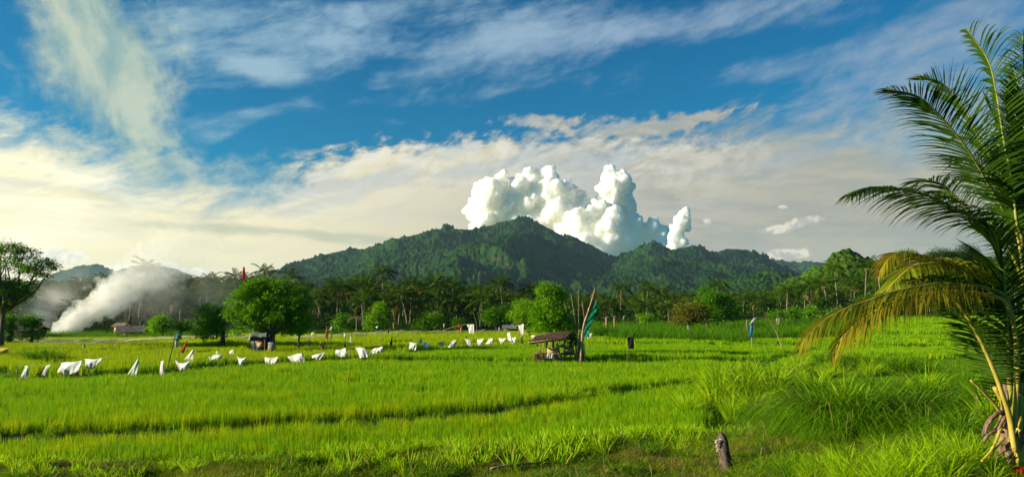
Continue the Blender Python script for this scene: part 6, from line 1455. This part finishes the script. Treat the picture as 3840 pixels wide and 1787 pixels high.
# drooping fronds on the left, sunlight put into their gold and lime leaf colours
near_frond([(3800, 1600, .2), (3800, 1250, .2), (3730, 1060, 0), (3667, 994, -.2), (3584, 973, -.3), (3521, 969, -.4), (3450, 985, -.5), (3380, 1030, -.6), (3320, 1100, -.7), (3290, 1160, -.7)], .95, seed=14, t0=.50, n=100, droop=.55, fwd=.6, w=.034, mat='palm_sunlit_lime', stalk='petiole', cval=.5, vee=0)
near_frond([(3800, 1600, -.1), (3790, 1250, -.2), (3720, 1100, -.4), (3646, 1037, -.6), (3575, 996, -.8), (3492, 967, -.9), (3430, 952, -1.0), (3377, 946, -1.1), (3330, 975, -1.2), (3300, 1020, -1.2)], .75, seed=15, t0=.50, n=90, droop=.4, fwd=.8, w=.028, mat='palm_sunlit_gold', cval=.25, vee=.05)
near_frond([(3805, 1600, -.4), (3810, 1300, -.6), (3780, 1130, -.8), (3700, 1078, -1.0), (3542, 1063, -1.2), (3417, 1079, -1.4), (3325, 1100, -1.5), (3250, 1129, -1.6), (3188, 1150, -1.7), (3104, 1192, -1.8), (3033, 1254, -1.9), (3003, 1300, -1.9)], 1.0, seed=16, t0=.40, n=118, droop=.30, fwd=1.15, w=.021, mat='palm_sunlit_gold', stalk='petiole_green', cval=.3, vee=0)
near_frond([(3805, 1600, -.5), (3815, 1330, -.7), (3780, 1150, -1.0), (3700, 1104, -1.2), (3542, 1092, -1.5), (3409, 1113, -1.7), (3346, 1133, -1.8), (3292, 1158, -1.9), (3208, 1217, -2.0), (3158, 1267, -2.0), (3125, 1325, -2.0)], .95, seed=17, t0=.42, n=112, droop=.32, fwd=1.15, w=.021, mat='palm_sunlit_gold', stalk='petiole', cval=.6, vee=0)
near_frond([(3810, 1600, .3), (3800, 1300, .4), (3740, 1180, .5), (3640, 1130, .5), (3520, 1120, .5), (3440, 1150, .4)], .7, seed=18, t0=.4, n=60, droop=.9, mat='palm_near')
# low dark leaflets pointing left, hanging behind the stalks
near_frond([(3815, 1620, .4), (3800, 1480, .5), (3770, 1380, .7), (3720, 1320, .9), (3660, 1290, 1.1)], .75, seed=19, t0=.25, n=34, droop=.1, fwd=.2)
# stalks without leaves, trunk heart and dry sheaths
def stalk(pts, r, mat='petiole', name='leaf_stalk'):
    P = spline([np_pt(*p) for p in pts], 16); return MB().tube(P, [r * (1 - .45 * i / 15) for i in range(16)], 9).build(name, M[mat], npalm, True)
stalk([(3806, 1720, -.25), (3790, 1600, -.3), (3767, 1519, -.35), (3729, 1450, -.4)], .062)
stalk([(3822, 1745, -.35), (3818, 1620, -.4), (3824, 1500, -.4), (3828, 1480, -.4)], .075)
stalk([(3800, 1620, -.2), (3802, 1540, -.25), (3803, 1445, -.25)], .055)
stalk([(3765, 1570, -.3), (3727, 1510, -.4), (3680, 1460, -.5), (3640, 1424, -.55)], .030)
stalk([(3760, 1575, -.4), (3740, 1640, -.5), (3715, 1690, -.55), (3680, 1728, -.6)], .028)
stalk([(3765, 1640, -.4), (3730, 1680, -.5), (3704, 1712, -.5)], .024)
stalk([(3835, 1745, .1), (3845, 1600, .1), (3850, 1450, .1)], .09)
def heart():
    mb = MB(); mb.tube([PB - Vector((0, 0, .25)), PB + Vector((.05, .05, .5)), PB + Vector((.1, .1, .9)), PB + Vector((.12, .1, 1.3)), PB + Vector((.12, .1, 1.7))], [.26, .20, .15, .10, .05], 14)
    V = mb.V[0]; V += (fbm(V[:, 0] * 9, V[:, 2] * 7, 3, 9)[:, None] - .5) * .06; mb.build('trunk', M['sheath'], npalm, True)
    r = random.Random(5)
    for i in range(20):
        a = PB + Vector((r.uniform(-.35, .15), r.uniform(-.4, .0), r.uniform(.15, .9))); L = r.uniform(.2, .55); an = r.uniform(1.7, 4.4); P = [a]
        D = Vector((math.cos(an), -.3, r.uniform(-.2, .7))).normalized()
        for k_ in range(6): D = (D + Vector((0, 0, -.28))).normalized(); P.append(P[-1] + D * L / 6)
        w = r.uniform(.012, .038); MB().tube(P, [w, w * 1.3, w * 1.5, w * 1.2, w, w * .8, w * .4], 6).build('dry_sheath', M['sheath'], npalm, True)
    for i in range(5):
        a = PB + Vector((r.uniform(-.45, -.1), -.3 - .05 * i, r.uniform(.3, .75))); q = [a, a + Vector((.32, .03, .06)), a + Vector((.30, .02, -.10)), a + Vector((.02, 0, -.14))]
        obj('dry_sheath', cloth_mesh(q, seed=i, bil=.5, nx=8, ny=6), M['sheath'], npalm)
heart()
q = [np_pt(3795, 1755, -.5), np_pt(3845, 1750, -.5), np_pt(3850, 1775, -.6), np_pt(3800, 1772, -.6)]
o = obj('red_rag', cloth_mesh([p - q[3] for p in q], seed=61, bil=.5), M['cloth_red'], None, q[3]); tag(o, 'crumpled red rag lying at the foot of the near palm', 'rag')

# ------------------------------------------------------------------ the white cloud towers behind the mountain
def cumulus(name, lobes, D, label, seed, vox, disp):
    r = random.Random(seed); k_ = D / FP; mb = MB(); c0 = at(lobes[0][0], lobes[0][1], D)
    def ico(c, R_):
        V = []; n1, n2 = 10, 7
        for j in range(n2 + 1):
            for i in range(n1): V.append((c.x + R_ * math.sin(math.pi * j / n2) * math.cos(2 * math.pi * i / n1), c.y + R_ * math.sin(math.pi * j / n2) * math.sin(2 * math.pi * i / n1), c.z + R_ * math.cos(math.pi * j / n2)))
        mb.add(V, [(j * n1 + i, (j + 1) * n1 + i, (j + 1) * n1 + (i + 1) % n1, j * n1 + (i + 1) % n1) for j in range(n2) for i in range(n1)])
    for (x, y, R_) in lobes:
        c = at(x, y, D + r.uniform(-.5, .5) * R_ * k_) - c0; R0 = R_ * k_; ico(c, R0)
        for _ in range(9):
            d = Vector((r.gauss(0, 1), -abs(r.gauss(0, 1)), r.gauss(0, 1))).normalized(); r1 = R0 * r.uniform(.3, .6); c1 = c + d * R0 * .85; ico(c1, r1)
            for _ in range(2):
                d2 = (d + Vector((r.gauss(0, .7), r.gauss(0, .7), r.gauss(0, .7)))).normalized(); ico(c1 + d2 * r1 * .85, r1 * r.uniform(.35, .6))
    me = mb.mesh(name, True); o = obj(name, me, M['cloud'], None, c0); tag(o, label, 'cloud')
    m1 = o.modifiers.new('remesh', 'REMESH'); m1.mode = 'VOXEL'; m1.voxel_size = vox * k_; m1.use_smooth_shade = True
    ms = o.modifiers.new('smooth', 'SMOOTH'); ms.factor = .6; ms.iterations = 5
    for i, (sz, st) in enumerate(disp):
        t = bpy.data.textures.new(f'{name}_{i}', 'CLOUDS'); t.noise_scale = sz * k_; t.noise_depth = 4
        m2 = o.modifiers.new('disp', 'DISPLACE'); m2.texture = t; m2.strength = st * k_; m2.mid_level = .5; m2.texture_coords = 'LOCAL'
    return o
def cloudmat():
    m, q = newmat('cloud'); p = q.node('ShaderNodeBsdfPrincipled'); p.inputs['Base Color'].default_value = (.95, .90, .80, 1); p.inputs['Roughness'].default_value = 1
    p.inputs['Specular IOR Level'].default_value = 0; p.subsurface_method = 'RANDOM_WALK'; p.inputs['Subsurface Weight'].default_value = 1.0
    p.inputs['Subsurface Radius'].default_value = (1, .95, .9); p.inputs['Subsurface Scale'].default_value = 220.0
    return finish(m, q, p.outputs[0])
M['cloud'] = cloudmat()
def L7(l): return [(1500 + x * .66, 500 + y * .66, r * .66) for x, y, r in l]
cumulus('cumulus_cloud', L7([(440, 420, 55), (455, 340, 48), (500, 290, 40), (575, 265, 45), (620, 300, 50), (760, 245, 52), (840, 235, 50), (720, 290, 60), (800, 330, 95), (690, 390, 110), (560, 410, 115), (480, 500, 85), (930, 340, 70), (985, 350, 42), (880, 430, 110), (980, 450, 90), (600, 540, 130), (760, 540, 130), (960, 560, 130), (880, 270, 30), (430, 560, 50)]),
        9000, 'broad bright white cumulus cloud towering behind the mountain peak', 1, 3.6, ((34, 16), (13, 7), (5, 2.6)))
cumulus('cumulus_cloud', L7([(1200, 225, 36), (1190, 270, 52), (1255, 255, 36), (1240, 310, 66), (1290, 300, 38), (1180, 340, 56), (1270, 380, 62), (1200, 420, 60), (1290, 440, 50), (1150, 400, 40)]),
        8900, 'narrow bright cumulus tower right of the broad cloud', 2, 3.4, ((30, 13), (12, 6), (5, 2.4)))
cumulus('cumulus_cloud', L7([(1060, 480, 55), (1130, 430, 50), (1040, 540, 90), (1170, 540, 100), (1320, 540, 75), (1420, 560, 60), (1120, 640, 90), (1260, 640, 80), (1400, 640, 60), (1480, 560, 40), (1480, 640, 60), (1340, 500, 36), (1440, 500, 30)]),
        8500, 'low grey and cream cumulus bank in the gap right of the mountain peak', 3, 4, ((30, 14), (12, 6), (5, 2.4)))
cumulus('cumulus_cloud', L7([(1610, 465, 34), (1590, 500, 40), (1620, 520, 34), (1575, 550, 34), (1560, 590, 40), (1590, 620, 36), (1550, 650, 34)]),
        7600, 'small cumulus puff standing alone above the hills right of the cloud bank', 4, 3, ((20, 9), (8, 4), (4, 1.8)))

# ------------------------------------------------------------------ smoke
def smoke_mat(name, build, col, aniso=.2):
    m, q = newmat(name); p = q.node('ShaderNodeTexCoord').outputs['Object']; dens = build(q, p)
    v = q.node('ShaderNodeVolumePrincipled'); v.inputs['Color'].default_value = col + (1,); v.inputs['Anisotropy'].default_value = aniso
    v.inputs['Density Attribute'].default_value = ''; q.put(v.inputs['Density'], dens); m.cycles.homogeneous_volume = False
    m.cycles.volume_step_rate = .15
    return finish(m, q, None, v.outputs[0])
A0 = at(160, 1282, 97); A1 = at(600, 985, 99); ax = (A1 - A0); LEN = ax.length
def plume(q, p):
    z = q.sep(p)[2]; n0 = q.vm('SUBTRACT', q.noise(p, .16, 2, .5, col=True), (.5, .5, .5))
    pw = q.vm('ADD', p, q.vm('MULTIPLY', n0, (2.6, 2.6, 1.5)))
    x, y, _ = q.sep(pw); rad = q.m('SQRT', q.m('ADD', q.m('MULTIPLY', x, x), q.m('MULTIPLY', y, y)))
    Rr = q.m('ADD', .75, q.m('MULTIPLY', z, .185)); e = q.m('SUBTRACT', 1.0, q.m('DIVIDE', rad, Rr))
    sc = q.vm('SUBTRACT', p, q.xyz(0, 0, 0)); n = q.noise(sc, .75, 8, .62); n2 = q.noise(sc, .2, 3, .5)
    v = q.m('ADD', e, q.m('MULTIPLY', q.m('SUBTRACT', q.m('ADD', q.m('MULTIPLY', n, .65), q.m('MULTIPLY', n2, .35)), .5), 3.2))
    soft = q.lin(z, 0, LEN, .06, .4)
    d = q.ss(v, 0.0, soft); f = q.curve(z, [(-1, 0), (0, 1.3), (4, .9), (12, .42), (LEN * .75, .20), (LEN * 1.0, .12), (LEN * 1.25, .05), (LEN * 1.5, 0)], -1, LEN * 1.5, 0, 2)
    return q.m('MULTIPLY', d, f)
def smoke_hull(name, verts_rad, label, mat):
    n = len(verts_rad); mb = MB(); mb.tube([(0, 0, z) for z, r in verts_rad], [r for z, r in verts_rad], 14)
    o = mb.build(name, mat); return o
pl = smoke_hull('smoke_plume', [(-.6, 1.4), (2, 2.2), (8, 4.2), (LEN * .5, 5.6), (LEN, 8.0), (LEN * 1.3, 7.5), (LEN * 1.45, 3)], '', smoke_mat('smoke', plume, (1.0, 1.0, .97), .0))
pl.location = A0; pl.rotation_euler = ax.to_track_quat('Z', 'Y').to_euler(); tag(pl, kind='stuff'); pl.name = 'smoke'
V0 = at(60, 1285, 100)
def veil(q, p):
    x, y, z = q.sep(p); n0 = q.vm('SUBTRACT', q.noise(p, .07, 2, .5, col=True), (.5, .5, .5)); pw = q.vm('ADD', p, q.vm('MULTIPLY', n0, (6, 3, 5)))
    n = q.noise(q.vm('MULTIPLY', pw, (1, 1, 1)), .12, 6, .55)
    def bl(cx, cz, rx, rz, w, rot=0):
        u = q.m('SUBTRACT', x, cx); v = q.m('SUBTRACT', z, cz); c, s = math.cos(R(rot)), math.sin(R(rot))
        a = q.m('ADD', q.m('MULTIPLY', u, c / rx), q.m('MULTIPLY', v, s / rx)); b_ = q.m('ADD', q.m('MULTIPLY', u, -s / rz), q.m('MULTIPLY', v, c / rz))
        return q.m('MULTIPLY', q.m('EXPONENT', q.m('MULTIPLY', q.m('ADD', q.m('MULTIPLY', a, a), q.m('MULTIPLY', b_, b_)), -1)), w)
    k_ = 101 / FP
    g1 = bl((60 - 60) * k_, (1285 - 1245) * k_, 60 * k_, 70 * k_, 1.3); g2 = bl((190 - 60) * k_, (1285 - 1110) * k_, 150 * k_, 70 * k_, 1.25, 35); g3 = bl((330 - 60) * k_, (1285 - 1050) * k_, 130 * k_, 60 * k_, .9, 10)
    g4 = bl((560 - 60) * k_, (1285 - 1080) * k_, 150 * k_, 110 * k_, .35); g5 = bl((760 - 60) * k_, (1285 - 1130) * k_, 300 * k_, 120 * k_, .16); g6 = bl((90 - 60) * k_, (1285 - 1160) * k_, 80 * k_, 60 * k_, 1.0, 40)
    s = q.m('ADD', q.m('ADD', q.m('ADD', g1, g2), q.m('ADD', g3, g4)), q.m('ADD', g5, g6))
    d = q.m('MULTIPLY', s, q.ss(n, .40, .70)); edge = q.ss(y, -.3, 1.5); e2 = q.ss(y, 6.5, 4)
    return q.m('MULTIPLY', q.m('MULTIPLY', d, q.m('MULTIPLY', edge, e2)), .15)
mb = MB(); mb.box((17, 3.0, 6.5), (50, 7.5, 14.2)); ve = mb.build('smoke_veil', smoke_mat('smoke_veil', veil, (1.0, 1.0, .96), .0)); ve.location = V0; tag(ve, kind='stuff')
ve.data.materials[0].cycles.volume_step_rate = .6
# ------------------------------------------------------------------ the blue air
hz, q = newmat('haze'); v = q.node('ShaderNodeVolumePrincipled'); v.inputs['Color'].default_value = (.45, .72, .92, 1); v.inputs['Density'].default_value = .00005; v.inputs['Anisotropy'].default_value = .1
finish(hz, q, None, v.outputs[0])
hzo = MB().box((0, 1500, 196), (12600, 8400, 400)).build('haze', hz); tag(hzo, kind='stuff')
